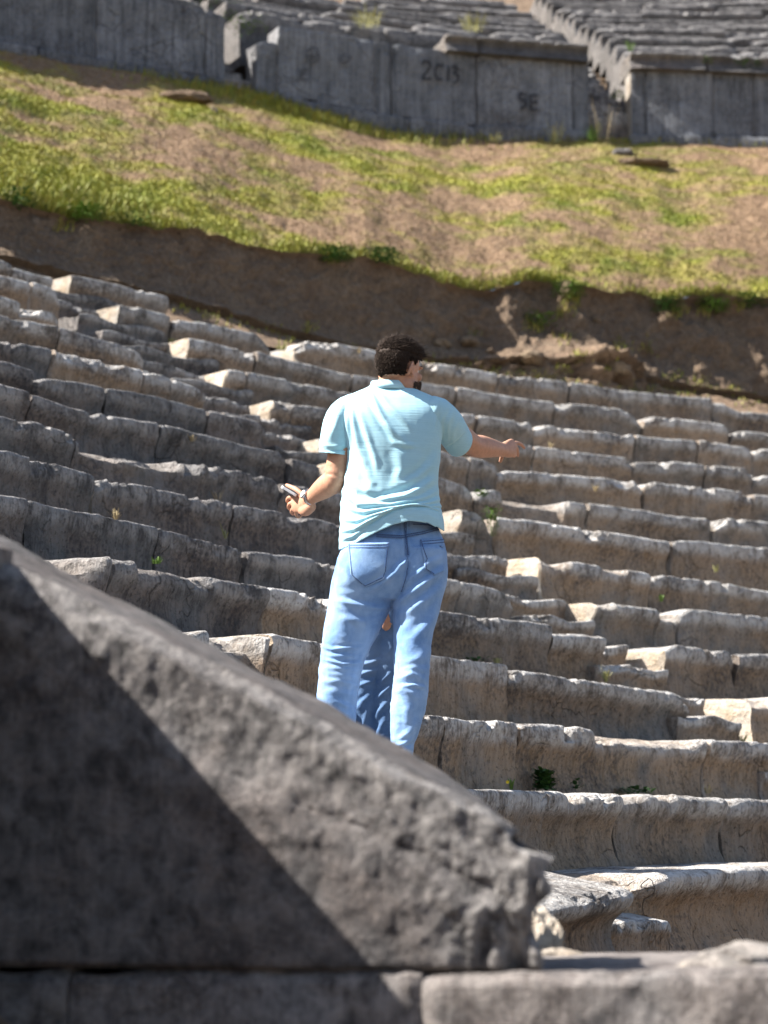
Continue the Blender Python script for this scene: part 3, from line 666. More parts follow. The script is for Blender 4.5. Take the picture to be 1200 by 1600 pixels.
# ------------------------------------------------------------------ near parapet block, slabs, pier
PN = np.array([-.235, -.972, 0]); PN /= np.linalg.norm(PN); PT = np.array([-PN[1], PN[0], 0])*1.0   # PT points to the image right
P0 = np.array([0, 4.25, EYE])
def fp(px, py, off=0.):
    d = ray(px, py); o = np.array([0, 0, EYE]); s = np.dot(P0+PN*off-o, PN)/np.dot(d, PN); return o+d*s
def sz(px, py): p = fp(px, py); return np.dot(p-P0, PT), p[2]
tops = [(-420, 610), (-200, 732), (0, 846), (50, 872), (100, 897), (200, 948), (300, 1004), (400, 1056), (500, 1119), (600, 1176), (700, 1236), (780, 1280), (800, 1291), (815, 1312), (862, 1336)]
TS = np.array([sz(p[0], p[1]+float(np.interp(p[0], [0, 640, 870], [31, 6, 2]))) for p in tops])
bot = sz(300, 1514)[1]
XRt = [(1600, 838), (1515, 836), (1480, 829), (1440, 838), (1420, 846), (1380, 848), (1355, 856), (1336, 862)]
RS = np.array([sz(x-6, y) for y, x in XRt])[:, ::-1]          # (z, s)
s_left = TS[0, 0]
nu, nv = 330, 66
V, LP = [], []
back = .55
for iu in range(nu):
    u_ = (iu/(nu-1))
    u_ = u_**.85
    col = []
    s_end = RS[-1, 1]
    s_nom = s_left+(s_end-s_left)*u_
    zt = float(np.interp(s_nom, TS[:, 0], TS[:, 1]))
    for iv in range(nv):
        v_ = iv/(nv-1); z = bot+(zt-bot)*v_
        sr = float(np.interp(z, RS[:, 0], RS[:, 1]))+.012*math.sin(z*41)+.008*math.sin(z*97+1)
        s_ = s_left+(s_nom-s_left)*((sr-s_left)/(s_end-s_left))
        rnd = .03*(sm(.93, 1, v_)**2)
        col.append((s_, z, -float(rnd)))
    sk = lambda d: s_nom-d*.40*u_**18
    for d in (.05, .1, .18, .3, .42): col.append((sk(d), zt, -d))
    col.append((sk(back), zt, -back)); col.append((sk(back), (zt+bot)/2, -back)); col.append((sk(back), bot, -back))
    V.append(col)
V = np.array(V); m = V.shape[1]
P = P0[None, None]+V[..., :1]*PT+V[..., 2:]*PN; P[..., 2] = V[..., 1]
Q = V*1.0
zt_col = V[:, nv-1, 1][:, None]
vv = (V[..., 1]-bot)/(zt_col-bot+1e-6)
depth_top = zt_col-V[..., 1]
fw = (np.arange(m) < nv)[None, :]*1.0
# inclined strata: coordinates along and across the 30 degree slope
al = .866*V[..., 0]-.5*V[..., 1]; ac = .5*V[..., 0]+.866*V[..., 1]
strat = fbm(np.stack([al*1.6, ac*9, 0*al], -1), 4, 81)
disp = fbm(Q*3.0, 4, 82)*.013+fbm(np.stack([al*8, ac*15, Q[..., 2]*9], -1), 4, 83, .6)*.0045+fbm(Q*30, 3, 88, .6)*.006+strat*.016
smooth_area = sm(.18, .42, depth_top)*(1-sm(.15, .35, V[..., 0]))
disp = disp*(1-.6*smooth_area)
# the broken right end: deep gouges running down
ge = sm(-.05, .28, V[..., 0])
gou = np.clip(fbm(np.stack([V[..., 0]*13, V[..., 1]*3.0, 0*al], -1), 3, 85), -.1, 1)
disp += -ge*np.clip(gou, 0, 1)*.09-ge*.025
# a split running below the sloping top edge towards the right end
dline = depth_top-(.075+.02*np.sin(al*9))
crack = np.exp(-(dline/.011)**2)*sm(-.35, -.1, V[..., 0])
disp += -crack*.003*np.clip(.3+1.6*fbm(np.stack([al*4, ac*2, 0*al], -1), 3, 84), 0, 1.2)
dl2 = depth_top-(.16+.02*np.sin(al*6+2))
disp += -np.exp(-(dl2/.014)**2)*.004*sm(-.5, -.2, V[..., 0])*(strat > -.2)
wz = np.exp(-((V[..., 1]-bot)/.006)**2)*.012
disp -= wz
P = P+PN*(disp*fw)[..., None]
P[..., 2] += (np.clip(fbm(Q*7, 4, 86), -1, 1)*.013+fbm(Q*2.2, 2, 87)*.008)*sm(.9, 1, vv)
faces = [(i*m+j, (i+1)*m+j, (i+1)*m+(j+1) % m, i*m+(j+1) % m) for i in range(nu-1) for j in range(m)]
Vf = [P.reshape(-1, 3)]; base = nu*m
ring = P[-1]; cenp = ring.mean(0); prev = None
for q in (1, .8, .55, .3, .1):
    r_ = cenp+(ring-cenp)*q+(PT[None]*((fbm(ring*9+q*3, 3, 91)*.03-.012)*(q < 1))[:, None])
    Vf.append(r_)
    if prev is not None: faces += [(prev+j, base+j, base+(j+1) % m, prev+(j+1) % m) for j in range(m)]
    prev = base; base += m
faces.append(tuple(range(prev, prev+m)))
faces.append(tuple(range(0, m))[::-1])
Vf = np.concatenate(Vf)
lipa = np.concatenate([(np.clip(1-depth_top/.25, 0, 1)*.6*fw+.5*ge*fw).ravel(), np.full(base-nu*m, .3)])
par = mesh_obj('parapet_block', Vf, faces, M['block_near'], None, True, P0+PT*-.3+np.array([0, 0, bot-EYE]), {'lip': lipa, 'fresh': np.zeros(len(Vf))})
tag(par, 'huge sloping stone block with a broken right end in the lower left foreground', 'stone block')
def near_slab(x0, x1, ytop0, ytop1, label, off, seed, bot_z=0., dep=1.0, rag=1.0):
    s0, z0 = sz(x0, ytop0); s1, z1 = sz(x1, ytop1)
    nu_, nvv = int((s1-s0)/.010)+2, 40
    cols = []
    for iu in range(nu_):
        t = iu/(nu_-1); s_ = s0+(s1-s0)*t; zt = z0+(z1-z0)*t; c = []
        for iv in range(nvv):
            v_ = iv/(nvv-1); v_ = 1-(1-v_)**2
            z = bot_z+(zt-bot_z)*v_; c.append((s_, z, off-.02*float(sm(zt-.03, zt, z))**2))
        for d in (.04, .08, .14, .22, .32, .45, .6): c.append((s_, zt, off-d))
        c += [(s_, zt, off-dep), (s_, bot_z, off-dep)]
        cols.append(c)
    C = np.array(cols); m_ = C.shape[1]
    Pq = P0+C[..., :1]*PT+C[..., 2:]*PN; Pq[..., 2] = C[..., 1]
    fr = (np.arange(m_) < nvv)[None]*1.0; zt = C[:, nvv-1, 1][:, None]
    Pq = Pq+PN*((fbm(C*4+seed, 4, 95)*.018+fbm(C*14+seed, 3, 96)*.010)*fr*rag)[..., None]
    Pq[..., 2] += (fbm(C*5+seed, 4, 97)*.016+fbm(C*16+seed, 3, 98)*.009)*(C[..., 1] > zt-.02)*(np.arange(m_) < m_-2)[None]*rag
    e = np.minimum(np.arange(nu_), np.arange(nu_)[::-1]); Pq = Pq-PN*(np.exp(-(e/1.5)**2)*.009)[:, None, None]*fr[..., None]
    fc = [(i*m_+j, (i+1)*m_+j, (i+1)*m_+(j+1) % m_, i*m_+(j+1) % m_) for i in range(nu_-1) for j in range(m_)]
    fc.append(tuple(range(0, m_))[::-1]); fc.append(tuple(range((nu_-1)*m_, nu_*m_)))
    Vq = Pq.reshape(-1, 3)
    o = mesh_obj('base_slab', Vq, fc, M['block_near'], None, True, P0+PT*(s0+s1)/2-np.array([0, 0, EYE]), {'lip': np.full(len(Vq), .25), 'fresh': np.zeros(len(Vq))})
    tag(o, label, 'stone slab')
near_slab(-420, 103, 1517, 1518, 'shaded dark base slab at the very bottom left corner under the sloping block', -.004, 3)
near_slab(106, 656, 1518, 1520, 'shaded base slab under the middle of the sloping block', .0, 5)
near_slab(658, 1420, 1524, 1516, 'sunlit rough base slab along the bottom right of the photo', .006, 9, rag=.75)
# rough boulder on the slab at bottom right
pr = fp(1165, 1506, -.22)
rock('rock', pr+np.array([0, 0, -.005]), (.26, .20, .085), M['block_near'], 55, 'rough blurred rock lying on the base slab at the bottom right edge', sq=2.2, fresh=.2, lip=.7)
rock('rock', fp(1078, 1518, -.16), (.035, .035, .03), M['rubble'], 56, 'small pale blurred pebble left of the rough rock on the slab', fresh=1)
pe = at(845, 1478, 6.0)
rock('rock', at(838, 1476, 5.4), (.10, .16, .16), M['rubble'], 57, 'pale sunlit stone just right of the broken parapet end', fresh=1, rot=.4)
rock('rock', at(868, 1507, 5.1), (.16, .12, .07), M['rubble'], 58, 'flat pale stone lying behind the base slab right of the parapet end', fresh=.8)
# pier left of the frame; it throws the diagonal shadow over the parapet face
s_c, z_c = sz(14, 856)
pv, pf_ = [], []
pw, pl = 1.1, .95
grid = []
sx = [s_c-pw, s_c-.03]; 
def pier_box():
    bm = bmesh.new()
    cs = [(s_c-pw, -.07), (s_c-.03, -.07), (s_c-.03, pl), (s_c-pw, pl)]
    vb = []
    for z in (0, z_c):
        for (s_, o_) in cs:
            p = P0+PT*s_+PN*o_; bm.verts.new((p[0], p[1], z))
    bm.verts.ensure_lookup_table(); v = bm.verts
    for f in ((3, 2, 1, 0), (4, 5, 6, 7), (0, 1, 5, 4), (1, 2, 6, 5), (2, 3, 7, 6), (3, 0, 4, 7)): bm.faces.new([v[q] for q in f])
    bmesh.ops.subdivide_edges(bm, edges=bm.edges[:], cuts=24, use_grid_fill=True)
    V = np.array([w.co[:] for w in bm.verts]); Fc = [tuple(w.index for w in f.verts) for f in bm.faces]; bm.free()
    V = V+(fbm(V*4, 3, 99)*.012)[:, None]*np.array([1, 1, .8])
    return V, Fc
V, Fc = pier_box()
o = mesh_obj('stone_pier', V, Fc, M['block_near'], None, True, np.array([V[:, 0].mean(), V[:, 1].mean(), 0]), {'lip': np.full(len(V), .2), 'fresh': np.zeros(len(V))})
tag(o, 'stone pier standing against the sloping block, beyond the left edge of the photo', 'pier')
# ------------------------------------------------------------------ people
def sweep(pts, rad, side=(1, 0, 0), k=20, exp=2.0, cap=True):
    """closed tube: pts (n,3); rad list of (r_side, r_other); returns verts, faces"""
    pts = np.array(pts, float); n = len(pts); side = np.array(side, float)
    rad = [(r, r) if isinstance(r, (int, float)) else r for r in rad]
    tg = np.gradient(pts, axis=0); V = []; Fc = []
    def add(c, t, r1, r2):
        t = t/np.linalg.norm(t); s_ = side-t*np.dot(side, t); s_ /= np.linalg.norm(s_); o_ = np.cross(t, s_)
        ph = np.arange(k)/k*2*np.pi; cx_, sy_ = np.cos(ph), np.sin(ph)
        cx_ = np.sign(cx_)*np.abs(cx_)**(2/exp); sy_ = np.sign(sy_)*np.abs(sy_)**(2/exp)
        V.extend((c+s_*r1*a+o_*r2*b for a, b in zip(cx_, sy_)))
    rings = []
    e0 = min(rad[0]); e1 = min(rad[-1])
    t0 = (pts[0]-pts[1])/np.linalg.norm(pts[0]-pts[1]); t1 = (pts[-1]-pts[-2])/np.linalg.norm(pts[-1]-pts[-2])
    if cap:
        for q in (.9, .6): rings.append((pts[0]+t0*e0*q, tg[0], rad[0][0]*math.sqrt(1-q*q), rad[0][1]*math.sqrt(1-q*q)))
    for i in range(n): rings.append((pts[i], tg[i], *rad[i]))
    if cap:
        for q in (.6, .9): rings.append((pts[-1]+t1*e1*q, tg[-1], rad[-1][0]*math.sqrt(1-q*q), rad[-1][1]*math.sqrt(1-q*q)))
    for r_ in rings: add(*r_)
    for i in range(len(rings)-1):
        for j in range(k):
            j2 = (j+1) % k; Fc.append((i*k+j, i*k+j2, (i+1)*k+j2, (i+1)*k+j))
    Fc.append(tuple(range(k))[::-1]); Fc.append(tuple(range((len(rings)-1)*k, len(rings)*k)))
    return np.array(V), Fc
def smooth_chain(pts, rad, sub=5):
    """Catmull-Rom refine of a chain"""
    P = np.array(pts, float); R_ = np.array([(r, r) if isinstance(r, (int, float)) else r for r in rad], float)
    A = np.concatenate([P, R_], 1); n = len(A); out = []
    for i in range(n-1):
        p0 = A[max(i-1, 0)]; p1 = A[i]; p2 = A[i+1]; p3 = A[min(i+2, n-1)]
        for t in np.arange(sub)/sub:
            out.append(.5*((2*p1)+(-p0+p2)*t+(2*p0-5*p1+4*p2-p3)*t*t+(-p0+3*p1-3*p2+p3)*t**3))
    out.append(A[-1]); out = np.array(out)
    return out[:, :3], [tuple(x) for x in np.maximum(out[:, 3:], .002)]
def ell(c, r, axes=None, sub=3):
    bm = bmesh.new(); bmesh.ops.create_icosphere(bm, subdivisions=sub, radius=1)
    V = np.array([v.co[:] for v in bm.verts])*np.array(r); Fc = [tuple(v.index for v in f.verts) for f in bm.faces]; bm.free()
    if axes is not None: V = V@np.array(axes)
    return V+np.array(c), Fc
def union(parts, voxel, smooth=4, fac=.5):
    """voxel-remeshed union of closed shells -> (V, faces)"""
    V, Fc = [], []; b = 0
    for v, f in parts:
        V.append(v); Fc += [tuple(i+b for i in q) for q in f]; b += len(v)
    me = bpy.data.meshes.new('tmp'); me.from_pydata(np.concatenate(V).tolist(), [], Fc); me.update()
    bm = bmesh.new(); bm.from_mesh(me); bmesh.ops.recalc_face_normals(bm, faces=bm.faces); bm.to_mesh(me); bm.free()
    o = bpy.data.objects.new('tmp', me); COL.objects.link(o)
    r_ = o.modifiers.new('r', 'REMESH'); r_.mode = 'VOXEL'; r_.voxel_size = voxel
    if smooth:
        s_ = o.modifiers.new('s', 'SMOOTH'); s_.factor = fac; s_.iterations = smooth
    dg = bpy.context.evaluated_depsgraph_get(); dg.update()
    m2 = bpy.data.meshes.new_from_object(o.evaluated_get(dg))
    n = len(m2.vertices); A = np.zeros(n*3); m2.vertices.foreach_get('co', A)
    Fq = [tuple(p.vertices) for p in m2.polygons]
    bpy.data.objects.remove(o); bpy.data.meshes.remove(me); bpy.data.meshes.remove(m2)
    return A.reshape(-1, 3), Fq
def normals(V, Fc):
    Nn = np.zeros_like(V); q = np.array([f[:4] if len(f) >= 4 else (*f, f[-1]) for f in Fc])
    fn = np.cross(V[q[:, 2]]-V[q[:, 0]], V[q[:, 3]]-V[q[:, 1]])
    for j in range(4): np.add.at(Nn, q[:, j], fn)
    return Nn/(np.linalg.norm(Nn, axis=1)[:, None]+1e-12)
def cut(V, Fc, planes):
    """remove what lies beyond each plane (co, no): clean garment openings"""
    bm = bmesh.new(); vs = [bm.verts.new(v) for v in V]
    for f in Fc:
        try: bm.faces.new([vs[i] for i in f])
        except ValueError: pass
    for co, no, lim in planes:
        geom = [e for e in bm.faces if lim is None or lim(e.calc_center_median())]
        es = set(); vv = set()
        for f in geom: es.update(f.edges); vv.update(f.verts)
        bmesh.ops.bisect_plane(bm, geom=geom+list(es)+list(vv), plane_co=co, plane_no=no, clear_outer=False)
        co_ = Vector(co); no_ = Vector(no)
        kill = [f for f in bm.faces if (lim is None or lim(f.calc_center_median())) and (f.calc_center_median()-co_).dot(no_) > 1e-5]
        bmesh.ops.delete(bm, geom=kill, context='FACES')
    bm.verts.index_update(); bm.verts.ensure_lookup_table()
    V2 = np.array([v.co[:] for v in bm.verts]); F2 = [tuple(v.index for v in f.verts) for f in bm.faces]; bm.free()
    return V2, F2
def pxpy(V):
    """photo pixel of world points (for laying folds where they lie on the garment)"""
    X, Y, Z = V[:, 0], V[:, 1], V[:, 2]-EYE
    c, s_ = math.cos(TH), math.sin(TH)
    d = Y*c+Z*s_; up = -Y*s_+Z*c
    return 600+F*X/d, 800-F*up/d
def folds(V, Nn, items, facing=-.15):
    """raise soft ridges on the side of the cloth facing the given lines; items: (polyline in photo px, width px, height m, sharpness)"""
    x, y = pxpy(V); D = np.zeros(len(V))
    w_face = sm(-.25, .25, -Nn[:, 1])
    for (line, wpx, h) in items:
        L = np.array(line, float); best = np.full(len(V), 1e9); tt = np.zeros(len(V)); sgn = np.zeros(len(V)); acc = 0
        seg = np.linalg.norm(L[1:]-L[:-1], axis=1); tot = seg.sum()
        for a, b, l in zip(L[:-1], L[1:], seg):
            dx, dy = (b-a)/l; t = np.clip((x-a[0])*dx+(y-a[1])*dy, 0, l)
            ex = x-(a[0]+dx*t); ey = y-(a[1]+dy*t); d = np.hypot(ex, ey); s_ = ex*-dy+ey*dx
            u_ = d < best; best[u_] = d[u_]; tt[u_] = (acc+t[u_])/tot; sgn[u_] = s_[u_]; acc += l
        q = sgn/wpx
        prof = np.exp(-(q)**2)-.55*np.exp(-((q-1.5)/.9)**2)
        fade = np.sin(np.pi*np.clip(tt*.96+.02, 0, 1))**.6
        prof = np.where(best < wpx*5, prof, 0)*np.exp(-np.maximum(best-np.abs(sgn)-.5, 0)/wpx)
        D += prof*fade*h*w_face
    return D
M['skin'] = plain('skin', (.50, .265, .17), .52, .10, 60, .0015, .35, 0, .15)
M['hair'] = plain('dark brown hair', (.040, .027, .020), .75, .4, 160, 0, .15)
M['beard'] = plain('dark brown stubble', (.085, .056, .042), .8, .4, 160, 0, .1)
M['sole'] = plain('grey rubber', (.45, .44, .42), .8, .1)
M['shoe'] = plain('grey shoe canvas', (.30, .30, .31), .85, .2, 60, .002)
M['steel'] = plain('watch steel', (.62, .62, .63), .25, .05, 30, 0, .5, .9)
M['dial'] = plain('watch dial', (.75, .75, .74), .3, .05)
M['strap'] = plain('dark strap', (.03, .028, .028), .6, .2)
M['phone_white'] = plain('white phone shell', (.80, .80, .80), .35, .02)
M['phone_black'] = plain('black glass', (.01, .01, .012), .08, .02, 30, 0, .5)
M['eye'] = plain('eye', (.7, .68, .64), .2, .03); M['brow'] = M['hair']
def cloth_mat(name, base, hi, weave, wscale, bump, fade=None, rib=False):
    m, nt, b = newmat(name); k = N(nt)
    pos = k.n('ShaderNodeNewGeometry').outputs['Position']
    n1 = k.noise(pos, 5, 5, .6); n2 = k.noise(pos, 60, 4, .7)
    f = k.ramp(k.math('ADD', k.math('MULTIPLY', n1, .7), k.math('MULTIPLY', n2, .3)), [(.36, 0), (.64, 1)])
    c = k.mix(f, base, hi)
    if rib:
        n3 = k.noise(k.mapping(pos, (9, 9, 330)), 1, 3, .6)
        n4 = k.noise(k.mapping(pos, (3, 3, 130)), 1, 2, .5)
        c = k.mix(.3, c, k.ramp(n3, [(.3, .82), (.7, 1.12)]), 'MULTIPLY')
        k.bump(k.math('ADD', n3, k.math('MULTIPLY', n4, .8)), b, bump, 1)
    else:
        n3 = k.noise(k.mapping(pos, (700, 700, 260)), 1, 2, .5)
        c = k.mix(.5, c, k.ramp(n3, [(.25, .72), (.75, 1.2)]), 'MULTIPLY')
        k.bump(k.math('ADD', n3, k.math('MULTIPLY', n2, 1.5)), b, bump, 1)
    fd = k.attr('fade'); c = k.mix(fd, c, fade) if fade else c
    k.L.new(c, b.inputs['Base Color']); b.inputs['Roughness'].default_value = .88; b.inputs['Sheen Weight'].default_value = .15
    return m
M['polo'] = cloth_mat('aqua slub jersey', (.365, .61, .70), (.41, .66, .745), 0, 0, .0009, None, True)
M['collar'] = cloth_mat('aqua rib collar', (.42, .665, .765), (.46, .71, .80), 0, 0, .0008, None, True)
M['denim'] = cloth_mat('light washed denim', (.145, .28, .53), (.22, .37, .62), 0, 0, .0014, (.36, .52, .74))
M['denim_dark'] = cloth_mat('mid blue denim', (.075, .15, .30), (.11, .20, .36), 0, 0, .0012, (.2, .3, .46))
M['stitch'] = plain('denim seam', (.09, .145, .27), .9, .4, 200)
M['navy'] = cloth_mat('navy jersey', (.03, .04, .075), (.04, .05, .09), 0, 0, .001)
YM = 8.40
def MP(px, py, w=0.): return at(px, py, YM+w)
PXM = F/YM          # photo pixels per metre at the man
def ring_chain(rows, yaw=0., exp=2.35, k=44, y0=YM):
    """rows: (py, xL, xR, half depth, w) -> loft with flat caps"""
    V, Fc = [], []
    for (py, xl, xr, hd, w) in rows:
        c = at((xl+xr)/2, py, y0+w); hw = (xr-xl)/2/F*(y0)
        ya = yaw(py) if callable(yaw) else yaw
        ax = np.array([math.cos(ya), math.sin(ya), 0]); ay = np.array([-math.sin(ya), math.cos(ya), 0])
        # half width so that the turned outline still measures hw across the view
        a = math.sqrt(max(hw**2-(hd*math.sin(ya))**2, .0004))/max(abs(math.cos(ya)), .3)
        ph = np.arange(k)/k*2*np.pi
        X = np.sign(np.cos(ph))*np.abs(np.cos(ph))**(2/exp); Yy = np.sign(np.sin(ph))*np.abs(np.sin(ph))**(2/exp)
        V.extend(c+ax*a*x_+ay*hd*y_ for x_, y_ in zip(X, Yy))
    n = len(rows)
    for i in range(n-1):
        for j in range(k): Fc.append((i*k+j, i*k+(j+1) % k, (i+1)*k+(j+1) % k, (i+1)*k+j))
    Fc.append(tuple(range(k))[::-1]); Fc.append(tuple(range((n-1)*k, n*k)))
    return np.array(V), Fc
def refine(rows, n=5):
    A = np.array(rows, float); o = []
    for i in range(len(A)-1):
        p0, p1, p2, p3 = A[max(i-1, 0)], A[i], A[i+1], A[min(i+2, len(A)-1)]
        for t in np.arange(n)/n: o.append(.5*((2*p1)+(-p0+p2)*t+(2*p0-5*p1+4*p2-p3)*t*t+(-p0+3*p1-3*p2+p3)*t**3))
    o.append(A[-1]); return [tuple(x) for x in o]
def tubep(chain, side=(0, 1, 0), sub=5, k=20, exp=2.0):
    """chain: (point, radius)"""
    P, R_ = smooth_chain([c[0] for c in chain], [c[1] for c in chain], sub); return sweep(P, R_, side, k, exp)
def finger(pts, r):
    n = len(pts); return tubep([(p, r*(1-.28*i/(n-1))) for i, p in enumerate(pts)], (0, 0, 1.001), 4, 12)
# ---------------- the man: head
yaw_h = math.radians(40)
HF = np.array([math.sin(yaw_h), math.cos(yaw_h), -.10]); HF /= np.linalg.norm(HF)
HR = np.array([math.cos(yaw_h), -math.sin(yaw_h), 0.]); HU = np.cross(HR, HF); HR = np.cross(HF, HU)
HC = MP(624, 577, .0)
def head_pt(r_, f, u_): return HC+HR*r_+HF*f+HU*u_
AX = np.array([HR, HF, HU])
def head_parts():
    H = []
    H.append(ell(head_pt(0, -.008, .026), (.074, .094, .088), AX, 4))
    H.append(ell(head_pt(0, .018, -.03), (.062, .072, .085), AX))
    H.append(ell(head_pt(0, .048, -.078), (.043, .044, .034), AX))
    H.append(ell(head_pt(0, .078, -.100), (.020, .016, .015), AX))
    for s_ in (-1, 1):
        H.append(ell(head_pt(s_*.047, .022, -.066), (.016, .046, .030), AX))
        H.append(ell(head_pt(s_*.040, .066, -.022), (.022, .018, .018), AX))
        H.append(ell(head_pt(s_*.031, .078, .020), (.026, .012, .008), AX))
        # ear
        ear = [head_pt(s_*(.072+.010*math.sin(t*math.pi)), -.012-.016*math.cos(t*2.4-.5), -.036+.062*t) for t in np.linspace(0, 1, 7)]
        H.append(tubep([(p, .0065) for p in ear], (0, 0, 1.001), 3, 10))
        H.append(ell(head_pt(s_*.072, -.006, -.004), (.007, .016, .026), AX))
        H.append(ell(head_pt(s_*.072, .0, -.034), (.007, .009, .010), AX))
    H.append(tubep([(head_pt(0, .084, .022), .009), (head_pt(0, .098, .0), .010), (head_pt(0, .112, -.022), .0125), (head_pt(0, .096, -.032), .013)], tuple(HR), 4, 14))
    for s_ in (-1, 1): H.append(ell(head_pt(s_*.013, .098, -.027), (.009, .011, .008), AX))
    H.append(ell(head_pt(0, .084, -.058), (.024, .012, .006), AX)); H.append(ell(head_pt(0, .083, -.069), (.021, .012, .0065), AX))
    return H
neck = tubep([(MP(611, 640, .035), (.072, .072)), (MP(611, 612, .02), (.062, .062)), (MP(613, 597, .008), (.056, .058)), (MP(617, 575, .006), (.055, .058))], (1, 0, 0), 4, 22)
# arms
LS, LE, LW = MP(541, 655, .0), MP(524, 750, .015), MP(483, 779, .205)
RSH, RE, RW = MP(688, 658, .0), MP(739, 696, .22), MP(786, 703, .425)
def arm(S_, E_, W_, side):
    m1 = S_*.5+E_*.5; m2 = E_*.62+W_*.38
    return tubep([(S_, .050), (S_*.6+E_*.4, .051), (S_*.2+E_*.8, .0475), (E_, .0455), (E_*.75+W_*.25, .0475), (E_*.45+W_*.55, .041), (E_*.15+W_*.85, (.032, .028)), (W_, (.030, .024))], side, 4, 24)
armL = arm(LS, LE, LW, (0, 0, 1)); armR = arm(RSH, RE, RW, (0, 0, 1))
# left hand: palm, four fingers curled round the phone, thumb along its upper edge
def MPs(*l): return [MP(*q) for q in l]
palmL = tubep([(LW, (.030, .024)), (MP(476, 785, .235), (.036, .022)), (MP(468, 787, .268), (.040, .019)), (MP(461, 787, .292), (.038, .015))], (0, 0, 1), 4, 18)
fingL = [finger(MPs((459, 777, .292), (451, 778, .312), (449, 784, .335), (457, 787, .338)), .0098), finger(MPs((460, 785, .292), (452, 788, .310), (452, 795, .332), (460, 795, .335)), .0100),
         finger(MPs((462, 793, .290), (456, 797, .305), (457, 803, .322), (465, 801, .326)), .0094), finger(MPs((466, 799, .285), (463, 804, .298), (466, 808, .310), (472, 805, .314)), .0084)]
thL = finger(MPs((474, 774, .225), (463, 765, .245), (455, 761, .272), (448, 758, .292)), .0115)
heelL = tubep([(MP(486, 792, .20), (.022, .022)), (MP(478, 797, .225), (.026, .022)), (MP(472, 798, .25), (.020, .018))], (0, 0, 1), 4, 14)
# right hand: pointing forward, fingers slightly bent
palmR = tubep([(RW, (.030, .024)), (MP(792, 702, .45), (.036, .019)), (MP(798, 700.5, .485), (.040, .017)), (MP(802, 699, .51), (.038, .014))], (0, 0, 1), 4, 18)
fingR = [finger(MPs((801, 693, .50), (808, 692, .545), (815, 695, .572), (819, 700, .59)), .0098), finger(MPs((803, 697, .51), (807, 700, .540), (809, 707, .555), (809, 712, .560)), .0098),
         finger(MPs((802, 701, .51), (804, 706, .535), (805, 711, .54), (803, 713, .53)), .0092), finger(MPs((800, 705, .505), (800, 710, .52), (799, 713, .52), (796, 713, .512)), .0082)]
thR = finger(MPs((788, 706, .45), (785, 712, .47), (783, 717, .485), (782, 721, .495)), .0108)
torso_rows = [(640, 556, 668, .075, .01), (690, 543, 686, .112, .0), (760, 550, 672, .10, .0), (800, 556, 668, .085, .006), (840, 552, 672, .085, .004), (900, 545, 680, .10, .0), (930, 550, 676, .09, 0)]
legL_rows = [(905, 532, 612, .085, .0), (985, 516, 586, .078, .0), (1045, 506, 563, .062, -.005), (1110, 503, 552, .058, .01), (1170, 509, 545, .045, .02), (1205, 512, 543, .042, .02)]
legR_rows = [(905, 616, 688, .085, -.01), (985, 620, 668, .075, -.05), (1045, 620, 664, .060, -.09), (1110, 618, 655, .055, -.105), (1170, 616, 640, .04, -.10), (1200, 614, 640, .04, -.10)]
footL = tubep([(MP(528, 1206, .02), .042), (MP(524, 1216, .04), (.046, .04)), (MP(514, 1219, .16), (.046, .03)), (MP(508, 1221, .24), (.04, .018))], (1, 0, 0), 4, 16)
footR = tubep([(MP(627, 1202, -.10), .042), (MP(628, 1214, -.08), (.046, .04)), (MP(640, 1219, .03), (.046, .03)), (MP(646, 1221, .11), (.04, .018))], (1, 0, 0), 4, 16)
V, Fc = union(head_parts()+[neck, armL, armR, palmL, thL, heelL, palmR, thR]+fingL+fingR+[ring_chain(refine(torso_rows)), ring_chain(refine(legL_rows)), ring_chain(refine(legR_rows)), footL, footR], .0042, 3, .5)
base_man = MP(600, 1226, .05)
man = mesh_obj('person', V, Fc, M['skin'], None, True, base_man)
tag(man, 'man seen from behind in light aqua polo and pale blue jeans, pointing right', 'person')
bodyV, bodyF = V, Fc
# eyes and brows
for s_ in (-1, 1):
    v, f = ell(head_pt(s_*.031, .064, .004), (.0125, .0125, .0115), AX); mesh_obj('eye', v, f, M['eye'], man, True, v.mean(0))
    v, f = tubep([(head_pt(s_*.014, .090, .024), .004), (head_pt(s_*.032, .090, .029), .005), (head_pt(s_*.050, .078, .024), .003)], (0, 0, 1), 4, 8)
    mesh_obj('eyebrow', v, f, M['hair'], man, True, v.mean(0))
